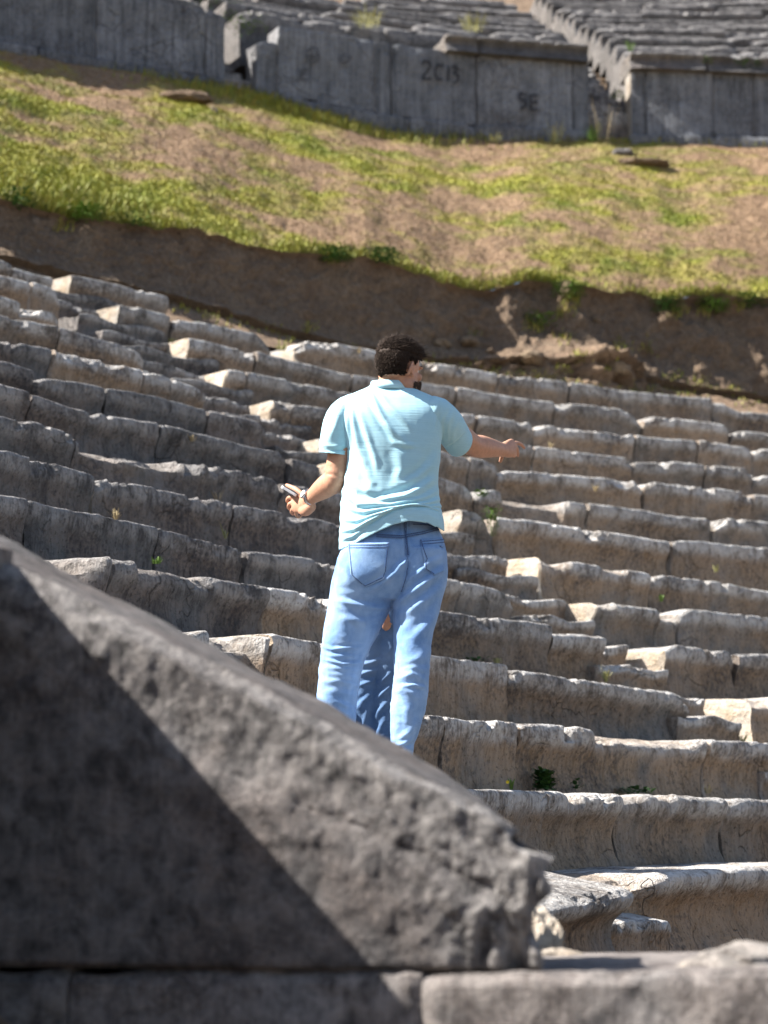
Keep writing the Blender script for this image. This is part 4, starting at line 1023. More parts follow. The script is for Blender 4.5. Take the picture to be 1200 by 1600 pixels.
# hair: a thick cap with many clumped locks
def hair_mesh(name, dens, seed, region, length, center, radii, parent, flow, width=.0042, cap_t=.006):
    rs_ = np.random.RandomState(seed); V, Fc = [], []
    # cap
    bm = bmesh.new(); bmesh.ops.create_icosphere(bm, subdivisions=5, radius=1)
    vs = np.array([v.co[:] for v in bm.verts]); keep = np.array([region(*q) for q in vs])
    fs = [tuple(v.index for v in f.verts) for f in bm.faces if all(keep[v.index] > .0 for v in f.verts)]; bm.free()
    dd = vs*np.array(radii)
    rr_ = 1+(cap_t+.0035*fbm(vs*9, 3, seed))[:, None]*keep[:, None]/np.linalg.norm(dd, axis=1)[:, None]
    cv = center+(dd*rr_)@AX
    used = sorted({i for f in fs for i in f}); mp = {i: k_ for k_, i in enumerate(used)}
    V.extend(cv[used]); Fc += [tuple(mp[i] for i in f) for f in fs]
    cnt = 0
    while cnt < dens:
        q = rs_.normal(size=3); q /= np.linalg.norm(q); r_ = region(*q)
        if r_ <= 0.02: continue
        cnt += 1
        p = center+(q*np.array(radii))@AX; nn = (q/np.array(radii))@AX; nn /= np.linalg.norm(nn)
        fl = flow(q)@AX; fl = fl-nn*np.dot(fl, nn)*.8+.22*rs_.normal(size=3); fl /= np.linalg.norm(fl)
        L_ = length(q)*rs_.uniform(.6, 1.25)*min(1, r_*2+.25); sd = np.cross(nn, fl); sd /= np.linalg.norm(sd)
        w_ = width*rs_.uniform(.6, 1.3)
        b0 = len(V)
        a0_ = p-nn*.002; lift = rs_.uniform(.25, .85)
        m1 = p+nn*(cap_t+.25*L_*lift)+fl*L_*.35; tip = p+nn*(cap_t*.9+L_*.42*lift)+fl*L_
        V.extend([a0_-sd*w_, a0_+sd*w_, a0_+nn*(cap_t*1.3)+fl*.002, m1-sd*w_*.8, m1+sd*w_*.8, m1+nn*w_*.7, tip])
        Fc += [(b0, b0+1, b0+4, b0+3), (b0+1, b0+2, b0+5, b0+4), (b0+2, b0, b0+3, b0+5), (b0+3, b0+4, b0+6), (b0+4, b0+5, b0+6), (b0+5, b0+3, b0+6)]
    return mesh_obj(name, V, Fc, M['beard' if name == 'beard' else 'hair'], parent, False, np.array(V).mean(0))
hcen = head_pt(0, -.008, .026); hrad = (.076, .096, .091)
def hregion(r_, f, u_):
    if f < -.2: lim = -.74+.25*max(0, 1-abs(r_)/.5)*0
    elif f < .35: lim = -.74+(f+.2)/.55*.87
    else: lim = .13+(f-.35)*.65
    if abs(r_) > .8 and -.25 < f < .1: lim = max(lim, -.12)
    return float(np.clip((u_-lim)/.75, 0, 1))
def hlen(q):
    r_, f, u_ = q
    return .008+.024*float(sm(-.05, .75, u_))+.010*float(sm(.3, .8, f)*sm(.2, .6, u_))
hflow = lambda q: np.array([.55*q[0]+.25*math.sin(q[1]*7), .75-1.3*(q[2] < .1)*(q[1] < .3), -.9 if q[2] < .25 else .15])
hair_mesh('hair', 9000, 3, hregion, hlen, hcen, hrad, man, hflow, .0017, .008)
# fringe tuft standing out over the forehead
def fregion(r_, f, u_): return float(np.clip((f-.30)/.2, 0, 1)*np.clip((u_-.35)/.2, 0, 1))
hair_mesh('fringe', 900, 5, fregion, lambda q: .036, hcen, hrad, man, lambda q: np.array([.4, .9, .35]), .002, .010)
def bregion(r_, f, u_): return float(np.clip((-.12-u_+.25*f-.0*(abs(r_) > .6)-.08)/.4, 0, 1)*(f > -.05)*(not (abs(r_) < .36 and u_ > -.45 and f > .5)))
hair_mesh('beard', 1600, 8, bregion, lambda q: .009, head_pt(0, .022, -.035), (.069, .086, .091), man, lambda q: np.array([.1*q[0], .3, -.9]), .0016, .0006)
# ---------------- polo shirt
yaw_s = lambda py: math.radians(float(np.interp(py, [600, 660, 760, 860], [-3, -2, 6, 13])))
shirt_rows = [(597, 584, 636, .058, .012), (606, 573, 645, .066, .018), (613, 556, 660, .076, .02), (622, 537, 680, .088, .014), (635, 524, 694, .102, .008), (655, 522, 698, .118, .0), (690, 536, 692, .126, -.004), (720, 540, 688, .127, -.002), (760, 535, 686, .130, .004), (800, 531, 690, .138, .0), (830, 530, 693, .146, -.006), (880, 529, 696, .150, -.01)]
sl_c = MP(522, 709, .0); sl_d = MP(521.5, 716, .004)-MP(523, 702, -.002); sl_d /= np.linalg.norm(sl_d)
sleL = tubep([(MP(550, 643, .004), .073), (MP(535, 657, .0), .0735), (MP(525, 690, .0), (.064, .066)), (MP(522, 708, .004), (.0610, .063)), (MP(521, 730, .006), (.0615, .063))], (0, 1, 0), 4, 28)
sr_c = MP(718, 691, .115); ud = RE-RSH; ud /= np.linalg.norm(ud)
sleR = tubep([(MP(679, 647, -.01), .073), (MP(696, 661, .033), .0725), (MP(709, 678, .085), .066), (sr_c, .0625), (sr_c+ud*.05, .063)], (0, 0, 1), 4, 28)
V, Fc = union([ring_chain(refine(shirt_rows, 4)), ell(MP(542, 646, .0), (.062, .07, .07)), ell(MP(687, 650, .0), (.062, .07, .07))], .0046, 7, .5)
for sl_, c_, d_ in ((sleL, sl_c, sl_d), (sleR, sr_c, ud)):
    v2, f2 = union([sl_], .0046, 4, .5); v2, f2 = cut(v2, f2, [(tuple(c_), tuple(d_), None)])
    Fc = list(Fc)+[tuple(i+len(V) for i in f) for f in f2]; V = np.concatenate([V, v2])
Nn = normals(V, Fc)
x_, y_ = pxpy(V)
shirt_folds = [
 ([(578, 612), (590, 640), (604, 664), (620, 690)], 5, .007), ([(590, 612), (606, 634), (628, 654), (642, 668)], 4.5, .005), ([(545, 622), (552, 660), (560, 700), (572, 730)], 5, .007), ([(560, 640), (574, 680), (586, 715), (590, 735)], 5, .006),
 ([(600, 660), (622, 680), (640, 700)], 6, .006), ([(612, 690), (630, 696), (650, 696)], 4, .004), ([(548, 630), (546, 665), (548, 705)], 3, -.003), ([(688, 640), (684, 668), (690, 700)], 3, -.003), ([(499, 703), (520, 705), (546, 702)], 1.6, -.003), ([(729, 676), (714, 690), (698, 700)], 1.6, -.003), ([(686, 705), (676, 725), (655, 745), (625, 760)], 7, .007), ([(688, 722), (672, 748), (640, 770), (600, 782)], 6, .006),
 ([(684, 745), (660, 764), (630, 778), (585, 785), (545, 775)], 6, .008), ([(540, 742), (560, 765), (600, 776)], 7, .007), ([(536, 765), (560, 790), (610, 796), (660, 780), (684, 765)], 5.5, .010), ([(534, 788), (570, 808), (620, 806), (665, 793), (687, 780)], 5, .010), ([(533, 812), (560, 823), (600, 818), (640, 806), (688, 800)], 4.5, .008), ([(533, 832), (556, 838), (590, 828), (620, 815)], 4.5, .010),
 ([(534, 846), (552, 849), (575, 840)], 4, .007), ([(640, 800), (665, 806), (690, 818)], 4, .005), ([(620, 700), (628, 730), (622, 760)], 9, .005), ([(570, 735), (580, 755), (575, 775)], 7, .005),
 ([(708, 640), (700, 662), (702, 690)], 4, .004), ([(716, 655), (708, 675), (708, 695)], 3.5, .003), ([(530, 640), (524, 665), (512, 690)], 6, .004), ([(502, 695), (520, 698), (542, 696)], 3, .003)]
D = folds(V, Nn, shirt_folds)*1.45
D += fbm(V*np.array([9, 9, 14]), 3, 201)*.0045*sm(640, 760, y_)+fbm(V*6, 3, 202)*.004
V = V+Nn*D[:, None]
# hem: blouse over the waistband, deeper at his left
hem = lerp_table([(525, 860), (535, 857), (560, 846), (590, 831), (615, 820), (640, 814), (665, 816), (685, 824), (700, 832)])
x_, y_ = pxpy(V)
hy = np.interp(x_, [525, 535, 560, 590, 615, 640, 665, 685, 700], [860, 857, 846, 831, 820, 814, 816, 824, 832])
tor = (np.abs(x_-612) < 92) & (y_ > 760)
low = np.where(tor, sm(770, 862, y_), 0)
V[:, 2] += np.where(tor, low*(862-hy)/PXM, 0)*1.0
zh = MP(612, 861)[2]
V, Fc = cut(V, Fc, [((0, 0, zh+.0), (0, 0, -1), lambda c: False)])
# trim below the hem
x_, y_ = pxpy(V); hy = np.interp(x_, [525, 535, 560, 590, 615, 640, 665, 685, 700], [860, 857, 846, 831, 820, 814, 816, 824, 832])
gone = set(np.nonzero((y_ > hy+1.0) & (y_ > 790))[0].tolist())
Fc = [f for f in Fc if not any(i in gone for i in f)]
polo = mesh_obj('polo_shirt', V, Fc, M['polo'], man, True, MP(612, 720))
sol = polo.modifiers.new('s', 'SOLIDIFY'); sol.thickness = .0035; sol.offset = -1
# collar band round the neck
def band(name, c, axis, side, r1, r2, h, t, mat, parent, k=48, flare=0., lift=None):
    axis = np.array(axis, float); axis /= np.linalg.norm(axis); side = np.array(side, float); side -= axis*np.dot(side, axis); side /= np.linalg.norm(side); oth = np.cross(axis, side)
    V, Fc = [], []
    for i in range(k):
        ph = i/k*2*math.pi; e = side*math.cos(ph)*r1+oth*math.sin(ph)*r2; n_ = side*math.cos(ph)+oth*math.sin(ph)
        lf = lift(ph) if lift else 0
        for (a_, o_) in ((0, flare), (h*.5, flare*.4+.001), (h, 0), (h, -t), (0, -t+flare)): V.append(c+e+n_*o_+axis*(a_+lf))
    for i in range(k):
        j = (i+1) % k
        for q in range(5): Fc.append((i*5+q, j*5+q, j*5+(q+1) % 5, i*5+(q+1) % 5))
    return mesh_obj(name, V, Fc, mat, parent, True, np.array(V).mean(0))
col = band('collar', MP(610, 610, .015), (.02, -.10, 1), (1, 0, 0), .078, .072, .034, .004, M['collar'], man, flare=.010)
col.parent = polo; col.location = Vector(col.location)+Vector(man.location)-Vector(MP(612, 720)); 
# ---------------- jeans
yaw_j = math.radians(14)
hip_rows = [(788, 560, 672, .09, .004), (810, 555, 678, .098, .004), (830, 547, 687, .108, .0), (855, 535, 696, .126, -.010), (880, 526, 698, .131, -.010), (905, 521, 698, .134, -.008), (925, 520, 694, .122, 0), (940, 530, 686, .10, .005)]
jl = [(860, 534, 622, .120, -.012), (900, 521, 627, .122, -.012), (930, 515, 618, .116, -.006), (960, 509, 606, .106, -.002), (990, 504, 592, .098, -.002), (1020, 501, 576, .090, -.004), (1045, 499, 566, .086, -.006), (1075, 497, 560, .084, .0), (1110, 495, 557, .082, .008), (1150, 495, 556, .080, .015), (1195, 496, 558, .080, .02), (1214, 497, 560, .082, .02)]
jr = [(860, 610, 697, .120, -.012), (900, 606, 698, .122, -.016), (930, 611, 692, .112, -.024), (960, 614, 684, .104, -.036), (990, 615, 676, .095, -.055), (1020, 616, 672, .088, -.075), (1050, 616, 670, .084, -.092), (1080, 613, 668, .080, -.10), (1110, 611, 664, .076, -.105), (1140, 611, 655, .070, -.105), (1165, 611, 646, .064, -.10), (1186, 609, 643, .062, -.10)]
V, Fc = union([ring_chain(refine(hip_rows, 4), yaw_j), ring_chain(refine(jl, 4), yaw_j), ring_chain(refine(jr, 4), yaw_j)], .0046, 6, .5)
Nn = normals(V, Fc)
jf = [
 ([(634, 872), (618, 895), (590, 915), (560, 925)], 6, .010), ([(640, 868), (634, 878), (622, 886)], 4, .007), ([(612, 946), (590, 950), (560, 945), (525, 938)], 5, .009), ([(600, 962), (572, 972), (530, 965)], 6, .006), ([(530, 945), (548, 962), (562, 978)], 5, .006), ([(520, 985), (538, 1002), (560, 1014)], 6, .006),
 ([(570, 1012), (545, 1014), (515, 1012), (504, 1008)], 4, .009), ([(565, 1026), (540, 1022), (512, 1024), (502, 1022)], 3.5, .008), ([(562, 1036), (535, 1035), (505, 1032)], 3.5, .009), ([(558, 1048), (530, 1044), (502, 1042)], 3.2, .008), ([(556, 1060), (535, 1058), (508, 1052)], 3.5, .007), ([(556, 1072), (530, 1066), (500, 1066)], 3.5, .006), ([(554, 1090), (530, 1080), (500, 1078)], 4, .005), ([(552, 1112), (540, 1100), (520, 1094)], 5, .004),
 ([(694, 890), (672, 905), (645, 925), (622, 942)], 6, .010), ([(692, 915), (668, 935), (640, 955), (620, 965)], 7, .008), ([(690, 870), (670, 880), (655, 895), (640, 905)], 4, .006), ([(688, 945), (670, 975), (645, 1000)], 8, .007), ([(672, 1020), (650, 1030), (625, 1040)], 6, .005), ([(668, 1045), (648, 1042), (620, 1050)], 4, .007), ([(664, 1060), (645, 1055), (616, 1062)], 3.5, .007), ([(665, 1075), (648, 1068), (618, 1072)], 3.5, .006), ([(650, 1086), (632, 1080), (614, 1084)], 4, .005), ([(634, 1098), (640, 1125), (634, 1160)], 8, .006), ([(655, 1120), (642, 1145), (618, 1160)], 6, .006), ([(648, 1150), (632, 1162), (612, 1168)], 4, .007), ([(644, 1166), (628, 1174), (611, 1176)], 3.5, .006),
 ([(527, 870), (540, 885), (548, 905)], 5, .004), ([(632, 820), (634, 850), (637, 880), (634, 905)], 3, -.006)]
jr_ = np.random.RandomState(4)
jf = [([(x+jr_.uniform(-4, 4), y+jr_.uniform(-3, 3)) for x, y in l], w_*jr_.uniform(.75, 1.5), h_*jr_.uniform(.35, 1.7)) if max(q[1] for q in l) > 1000 and max(q[1] for q in l) < 1130 else (l, w_, h_*1.25) for l, w_, h_ in jf]
D = folds(V, Nn, jf)+fbm(V*7, 3, 211)*.005+fbm(V*np.array([14, 14, 34]), 3, 212)*.0035*sm(940, 1030, pxpy(V)[1])
x_, y_ = pxpy(V)
fade = np.clip(.25+.55*np.exp(-((y_-950)/60)**2)*np.exp(-((x_-555)/28)**2)+.35*np.exp(-((y_-1080)/60)**2)+fbm(V*10, 3, 215)*.5+D*60, 0, 1)*.7
V = V+Nn*D[:, None]
V, Fc = cut(np.column_stack([V, fade])[:, :3], Fc, [(tuple(MP(612, 792)), (0, 0, 1), None), (tuple(MP(626, 1184)), (-.05, 0, -1), lambda c: c[0] > MP(590, 1180)[0]), (tuple(MP(526, 1212)), (0, 0, -1), lambda c: c[0] < MP(590, 1180)[0])])
x_, y_ = pxpy(V); nz = normals(V, Fc)
fade = np.clip(.2+.5*np.exp(-((y_-950)/60)**2)*np.exp(-((x_-555)/28)**2)+.35*np.exp(-((y_-1090)/60)**2)+fbm(V*9, 4, 215, .65)*.9+fbm(V*np.array([60, 60, 25]), 2, 216)*.35, 0, 1)*.75
cuff_d = np.where(x_ > 590, sm(1172, 1184, y_), 0)
jeans = mesh_obj('jeans', V, Fc, M['denim'], man, True, MP(612, 900), {'fade': fade})
sol = jeans.modifiers.new('s', 'SOLIDIFY'); sol.thickness = .004; sol.offset = -1
JL = MP(612, 900)
jb = BVHTree.FromPolygons([Vector(v) for v in V], Fc)
def on_cloth(px, py, off=.002, bvh=None):
    d = Vector(ray(px, py)).normalized(); h = (bvh or jb).ray_cast(Vector((0, 0, EYE)), d)
    if h[0] is None: return None
    n_ = h[1] if h[1].dot(d) < 0 else -h[1]
    return np.array(h[0]+n_*off)
def seam(name, line, wpx, parent, ploc, mat, off=.0022, bvh=None):
    V, Fc = [], []; pts = []
    for (x0, y0), (x1, y1) in zip(line[:-1], line[1:]):
        n_ = max(2, int(math.hypot(x1-x0, y1-y0)/2.5))
        for t in np.arange(n_)/n_: pts.append((x0+(x1-x0)*t, y0+(y1-y0)*t))
    pts.append(line[-1]); pts = np.array(pts, float); tg = np.gradient(pts, axis=0); tg /= np.linalg.norm(tg, axis=1)[:, None]; nr = np.stack([-tg[:, 1], tg[:, 0]], -1)
    rows = []
    for p, n_ in zip(pts, nr):
        a = on_cloth(*(p-n_*wpx/2), off, bvh); b = on_cloth(*(p+n_*wpx/2), off, bvh)
        if a is None or b is None or abs(a[1]-b[1]) > .03: continue
        rows.append((a, b))
    if len(rows) < 2: return None
    for a, b in rows: V += [a, b]
    Fc = [(2*i, 2*i+1, 2*i+3, 2*i+2) for i in range(len(rows)-1) if np.linalg.norm(rows[i][0]-rows[i+1][0]) < .04]
    o = mesh_obj(name, V, Fc, mat, None, False, np.array(V).mean(0))
    o.parent = parent; o.location = Vector(np.array(V).mean(0))-Vector(ploc)
    s_ = o.modifiers.new('s', 'SOLIDIFY'); s_.thickness = .0016
    return o
def pocket(name, quad, parent, ploc, mat, nx=16, ny=18):
    """quad: top-left, top-right, bottom-right, bottom-mid, bottom-left in photo px"""
    tl, tr, br, bmid, bl = [np.array(q, float) for q in quad]; V = []; ok = {}; 
    for i in range(nx+1):
        u_ = i/nx; t_ = tl+(tr-tl)*u_
        lo_ = bl+(bmid-bl)*(u_*2) if u_ < .5 else bmid+(br-bmid)*(u_*2-1)
        for j in range(ny+1):
            q = t_+(lo_-t_)*(j/ny); p = on_cloth(q[0], q[1], .0024); 
            if p is not None: ok[(i, j)] = len(V); V.append(p)
    Fc = [(ok[i, j], ok[i+1, j], ok[i+1, j+1], ok[i, j+1]) for i in range(nx) for j in range(ny) if all(k_ in ok for k_ in ((i, j), (i+1, j), (i+1, j+1), (i, j+1))) and max(abs(V[ok[i, j]][1]-V[ok[i+1, j+1]][1]), abs(V[ok[i+1, j]][1]-V[ok[i, j+1]][1])) < .05]
    o = mesh_obj(name, V, Fc, mat, None, True, np.array(V).mean(0), {'fade': np.clip(.25+fbm(np.array(V)*14, 3, 219)*1.0, 0, .7)})
    o.parent = parent; o.location = Vector(np.array(V).mean(0))-Vector(ploc)
    s_ = o.modifiers.new('s', 'SOLIDIFY'); s_.thickness = .003
    return o
man_loc = np.array(base_man)
jeans_loc = np.array(JL)
PL = [(545, 850), (608, 848), (601, 905), (571, 918), (548, 898)]
p1 = pocket('back_pocket', PL, jeans, jeans_loc, M['denim'])
p2 = pocket('back_pocket', [(656, 844), (692, 841), (693, 893), (678, 900), (664, 888)], jeans, jeans_loc, M['denim'])
for ln in ([(546, 853), (608, 851)], [(546, 857), (607.5, 855)], [(547, 850), (550, 898), (571, 916), (600, 903), (607, 849)], [(656.5, 844), (667, 874), (664.5, 888), (678, 898)], [(657, 847), (692, 844)], [(658, 851), (692, 848)],
           [(588, 836), (627, 838), (660, 832), (688, 824)], [(588, 839), (627, 841), (660, 835), (689, 827)], [(631, 817), (632, 838), (636, 868), (637, 897), (628, 925)], [(634, 817), (635, 838), (639, 868)], [(645, 820), (668, 821), (688, 828)]):
    seam('stitching', ln, 1.5, jeans, jeans_loc, M['stitch'], .0062)
seam('belt_loop', [(637, 812), (637.5, 824)], 4.5, jeans, jeans_loc, M['denim'], .008)
seam('cuff_hem', [(609, 1177), (626, 1179), (644, 1179)], 6, jeans, jeans_loc, M['stitch'], .003)
# shoes
def shoe(ank, toe, parent, ploc):
    root = None
    up = np.array([0, 0, 1.]); d = toe-ank; d[2] = 0; L_ = np.linalg.norm(d); d /= L_
    gz = base_z
    def q(f, z): return np.array([ank[0], ank[1], gz])+d*f+up*z
    v, f = union([tubep([(q(-.045, .05), (.036, .045)), (q(.0, .06), (.042, .058)), (q(.07, .055), (.045, .05)), (q(.14, .042), (.047, .034)), (q(.20, .035), (.043, .026)), (q(.235, .03), (.032, .018))], np.cross(up, d), 4, 20), tubep([(q(-.03, .08), .045), (q(-.02, .115), .046)], (1, 0, 0), 3, 18)], .006, 3)
    o = mesh_obj('shoe', v, f, M['shoe'], parent, True, v.mean(0))
    v2, f2 = [], []
    k = 28
    for z in (.002, .024):
        for i in range(k):
            ph = i/k*2*math.pi; a = math.cos(ph); b = math.sin(ph); v2.append(q(.09+.165*a, z)+np.cross(up, d)*b*(.048-.008*(a < -.3)))
    f2 = [(i, (i+1) % k, k+(i+1) % k, k+i) for i in range(k)]+[tuple(range(k))[::-1], tuple(range(k, 2*k))]
    s_ = mesh_obj('sole', v2, f2, M['sole'], None, False, np.array(v2).mean(0)); s_.parent = o; s_.location = Vector(np.array(v2).mean(0))-Vector(v.mean(0))
    return o
base_z = zseat(1)+.003
shoe(MP(528, 1200, .02), MP(512, 1221, .30), man, man_loc); shoe(MP(627, 1200, -.10), MP(645, 1221, .16), man, man_loc)
# watch on the left wrist
wd = (LW-LE); wd /= np.linalg.norm(wd)
wc = LW-wd*.012
wt = band('watch', wc-wd*.009, wd, (0, 0, 1), .0345, .0295, .018, .003, M['steel'], man, 32)
wn = np.array([-.55, -.55, .35]); wn -= wd*np.dot(wn, wd); wn /= np.linalg.norm(wn)
v, f = sweep([wc+wn*.029, wc+wn*.034, wc+wn*.039], [.019, .0195, .017], tuple(wd), 24, 2, False)
wc_o = mesh_obj('watch_case', v, f, M['steel'], None, True, v.mean(0)); wc_o.parent = wt; wc_o.location = Vector(v.mean(0))-Vector(wt.location)-Vector(man_loc)
v, f = sweep([wc+wn*.0385, wc+wn*.0398], [.0150, .0148], tuple(wd), 24, 2, False)
dl_o = mesh_obj('watch_dial', v, f, M['dial'], None, False, v.mean(0)); dl_o.parent = wt; dl_o.location = Vector(v.mean(0))-Vector(wt.location)-Vector(man_loc)
# phone held in the left hand
pn = np.array([.52, -.12, .85]); pn /= np.linalg.norm(pn)
px_ = np.array([.86, 0, -.52]); px_ -= pn*np.dot(px_, pn); px_ /= np.linalg.norm(px_); py_ = np.cross(pn, px_)
pc = MP(454, 769, .305)
def slab_round(c, a, b, n_, hx, hy, hz, r, mat, name, parent=None):
    pts = []
    for (sx_, sy_, s0_) in ((1, 1, 0), (-1, 1, 90), (-1, -1, 180), (1, -1, 270)):
        for t in np.linspace(0, 90, 6):
            th_ = math.radians(s0_+t); pts.append((sx_*(hx-r)+r*math.cos(th_), sy_*(hy-r)+r*math.sin(th_)))
    k = len(pts); V = []; 
    for z, ins in ((-hz, .0008), (-hz*.6, 0), (hz*.6, 0), (hz, .0008)): V += [c+a*x*(1-ins/hx)+b*y*(1-ins/hy)+n_*z for x, y in pts]
    Fc = [(l*k+i, l*k+(i+1) % k, (l+1)*k+(i+1) % k, (l+1)*k+i) for l in range(3) for i in range(k)]+[tuple(range(k))[::-1], tuple(range(3*k, 4*k))]
    return mesh_obj(name, V, Fc, mat, parent, False, c)
ph = slab_round(pc, px_, py_, pn, .036, .074, .0055, .009, M['phone_white'], 'phone')
tag(ph, 'slim white-edged phone held in the left hand of the man in the aqua polo', 'phone')
sc_o = slab_round(pc-pn*.0056, px_, py_, pn, .033, .070, .0006, .007, M['phone_black'], 'screen'); sc_o.parent = ph; sc_o.location = Vector(-pn*.0056)
# ---------------- second person, standing close in front of the man, hidden but for legs and a hand
Y2 = 8.86
def QP(px, py, w=0.): return at(px, py, Y2+w)
fw2 = np.array([.78, .62, 0]); fw2 /= np.linalg.norm(fw2); rt2 = np.array([fw2[1], -fw2[0], 0])
H2 = QP(612, 672)
AX2 = np.array([rt2, fw2, [0, 0, 1.]])
def h2(r_, f, u_): return H2+rt2*r_+fw2*f+np.array([0, 0, u_])
parts = [ell(h2(0, -.006, .022), (.068, .086, .082), AX2, 4), ell(h2(0, .018, -.03), (.054, .064, .076), AX2), ell(h2(0, .052, -.082), (.026, .026, .022), AX2), tubep([(h2(0, .076, .02), .008), (h2(0, .094, -.016), .010), (h2(0, .082, -.026), .010)], tuple(rt2), 4, 12),
         ell(h2(0, .072, -.052), (.02, .01, .006), AX2), ell(h2(0, .072, -.061), (.018, .01, .006), AX2), tubep([(h2(0, -.02, -.20), .05), (h2(0, -.012, -.06), .046)], (1, 0, 0), 4, 18)]
for s_ in (-1, 1):
    parts += [ell(h2(s_*.036, .058, -.02), (.02, .016, .016), AX2), ell(h2(s_*.066, -.005, -.004), (.007, .016, .027), AX2), ell(h2(s_*.028, .070, .016), (.022, .010, .007), AX2)]
def body2(u_, r_, f=0.): return np.array([*(QP(604, 900)[:2]+rt2[:2]*r_+fw2[:2]*f), zseat(1)+u_])
def oval2(rows, k=36):
    V, Fc = [], []
    for (u_, f, hw, hd) in rows:
        for i in range(k):
            ph_ = i/k*2*math.pi; V.append(body2(u_, hw*math.cos(ph_), f+hd*math.sin(ph_)))
    n = len(rows)
    Fc = [(i*k+j, i*k+(j+1) % k, (i+1)*k+(j+1) % k, (i+1)*k+j) for i in range(n-1) for j in range(k)]+[tuple(range(k))[::-1], tuple(range((n-1)*k, n*k))]
    return np.array(V), Fc
parts.append(oval2([(.74, 0, .12, .09), (.85, 0, .15, .105), (1.0, 0, .125, .088), (1.15, 0, .14, .10), (1.27, -.005, .155, .095), (1.33, -.01, .12, .07), (1.37, -.012, .06, .055)]))
LGA = [(QP(586, 935), .080), (QP(580, 1010), .066), (QP(575, 1058), .054), (QP(568, 1110), .050), (QP(565, 1165), .036), (QP(565, 1212), .034)]
LGB = [(QP(614, 935), .080), (QP(610, 1010), .066), (QP(607, 1058), .054), (QP(602, 1110), .050), (QP(599, 1165), .036), (QP(598, 1212), .034)]
parts += [tubep(LGA, (0, 1, 0)), tubep(LGB, (0, 1, 0))]
aS, aE, aW = body2(1.27, .17), np.array(QP(618, 858, -.06)), np.array(QP(608, 948, -.10))
parts.append(tubep([(aS, .045), (aS*.5+aE*.5, .042), (aE, .036), (aE*.4+aW*.6, .032), (aW, (.025, .021))], (0, 1, 0), 4, 18))
parts.append(tubep([(aW, (.024, .02)), (QP(607, 957, -.105), (.032, .018)), (QP(606, 968, -.11), (.034, .015))], tuple(fw2), 4, 16))
for k_, (dx_, ln_) in enumerate(((-5, 15), (-1.6, 17.5), (2, 16), (5, 12.5))):
    parts.append(finger([QP(606+dx_*.9, 967, -.11+.012*k_*0), QP(605+dx_, 967+ln_*.45, -.112), QP(604+dx_*.95, 967+ln_*.8, -.105), QP(604.5+dx_*.9, 967+ln_, -.095)], .0085))
parts.append(finger([QP(603, 958, -.105), QP(598.5, 965, -.108), QP(597.5, 973, -.11)], .0095))
bS, bE, bW = body2(1.27, -.17), body2(1.0, -.21, .02), body2(.78, -.19, .06)
parts.append(tubep([(bS, .045), (bE, .036), (bW, (.025, .021))], (0, 1, 0), 5, 18)); parts.append(tubep([(bW, (.024, .02)), (body2(.69, -.19, .08), (.034, .015))], tuple(fw2), 4, 14))
for k_ in range(4): parts.append(finger([body2(.70, -.19, .05+.018*k_), body2(.655, -.19, .052+.018*k_), body2(.62, -.185, .058+.016*k_)], .0085))
parts.append(finger([body2(.76, -.18, .09), body2(.71, -.175, .12), body2(.68, -.17, .125)], .0095))
for L_ in (LGA, LGB):
    f0 = L_[-1][0]; parts.append(tubep([(f0, .036), (f0-np.array([0, 0, .02])+fw2*.08, (.04, .028)), (f0-np.array([0, 0, .035])+fw2*.16, (.036, .016))], tuple(rt2), 4, 14))
V, Fc = union(parts, .005, 3)
p2 = mesh_obj('person', V, Fc, M['skin'], None, True, body2(0, 0))
tag(p2, 'person in darker blue jeans hidden behind the pointing man, only legs and hand showing', 'person')
p2_loc = np.array(body2(0, 0))
V, Fc = union([oval2([(.66, 0, .13, .10), (.76, 0, .165, .118), (.88, 0, .158, .112), (.97, 0, .135, .098)]), tubep([(LGA[0][0], .092), (QP(581, 1000), .076), (QP(576, 1040), .066), (QP(572, 1075), .062), (QP(567, 1125), .060), (QP(566, 1200), .058)], (0, 1, 0), 5, 26),
                tubep([(LGB[0][0], .092), (QP(610, 1000), .076), (QP(606, 1040), .066), (QP(603, 1075), .062), (QP(598, 1125), .060), (QP(597, 1200), .058)], (0, 1, 0), 5, 26)], .005, 5)
Nn = normals(V, Fc)
D = folds(V, Nn, [([(602, 985), (585, 1000), (566, 1020)], 6, .007), ([(596, 1030), (578, 1036), (558, 1040)], 3.5, .008), ([(592, 1046), (575, 1050), (556, 1056)], 3.5, .008), ([(588, 1062), (570, 1068), (554, 1074)], 3.5, .007), ([(580, 1085), (566, 1096), (556, 1110)], 4, .006), ([(612, 1050), (600, 1060), (588, 1072)], 3.5, .007), ([(612, 1070), (598, 1082), (584, 1096)], 3.5, .007), ([(608, 1095), (592, 1110), (582, 1128)], 4, .006), ([(575, 1110), (568, 1130), (558, 1150)], 4, .005), ([(604, 1120), (592, 1140), (584, 1160)], 4, .005)])
D += fbm(V*np.array([12, 12, 26]), 3, 221)*.004
V = V+Nn*D[:, None]
V, Fc = cut(V, Fc, [(tuple(body2(.95, 0)), (0, 0, 1), None), (tuple(QP(580, 1205)), (0, 0, -1), None)])
mesh_obj('jeans', V, Fc, M['denim_dark'], p2, True, QP(604, 1000), {'fade': np.clip(fbm(V*9, 3, 225)*.8+.15, 0, .8)}).modifiers.new('s', 'SOLIDIFY').thickness = .004
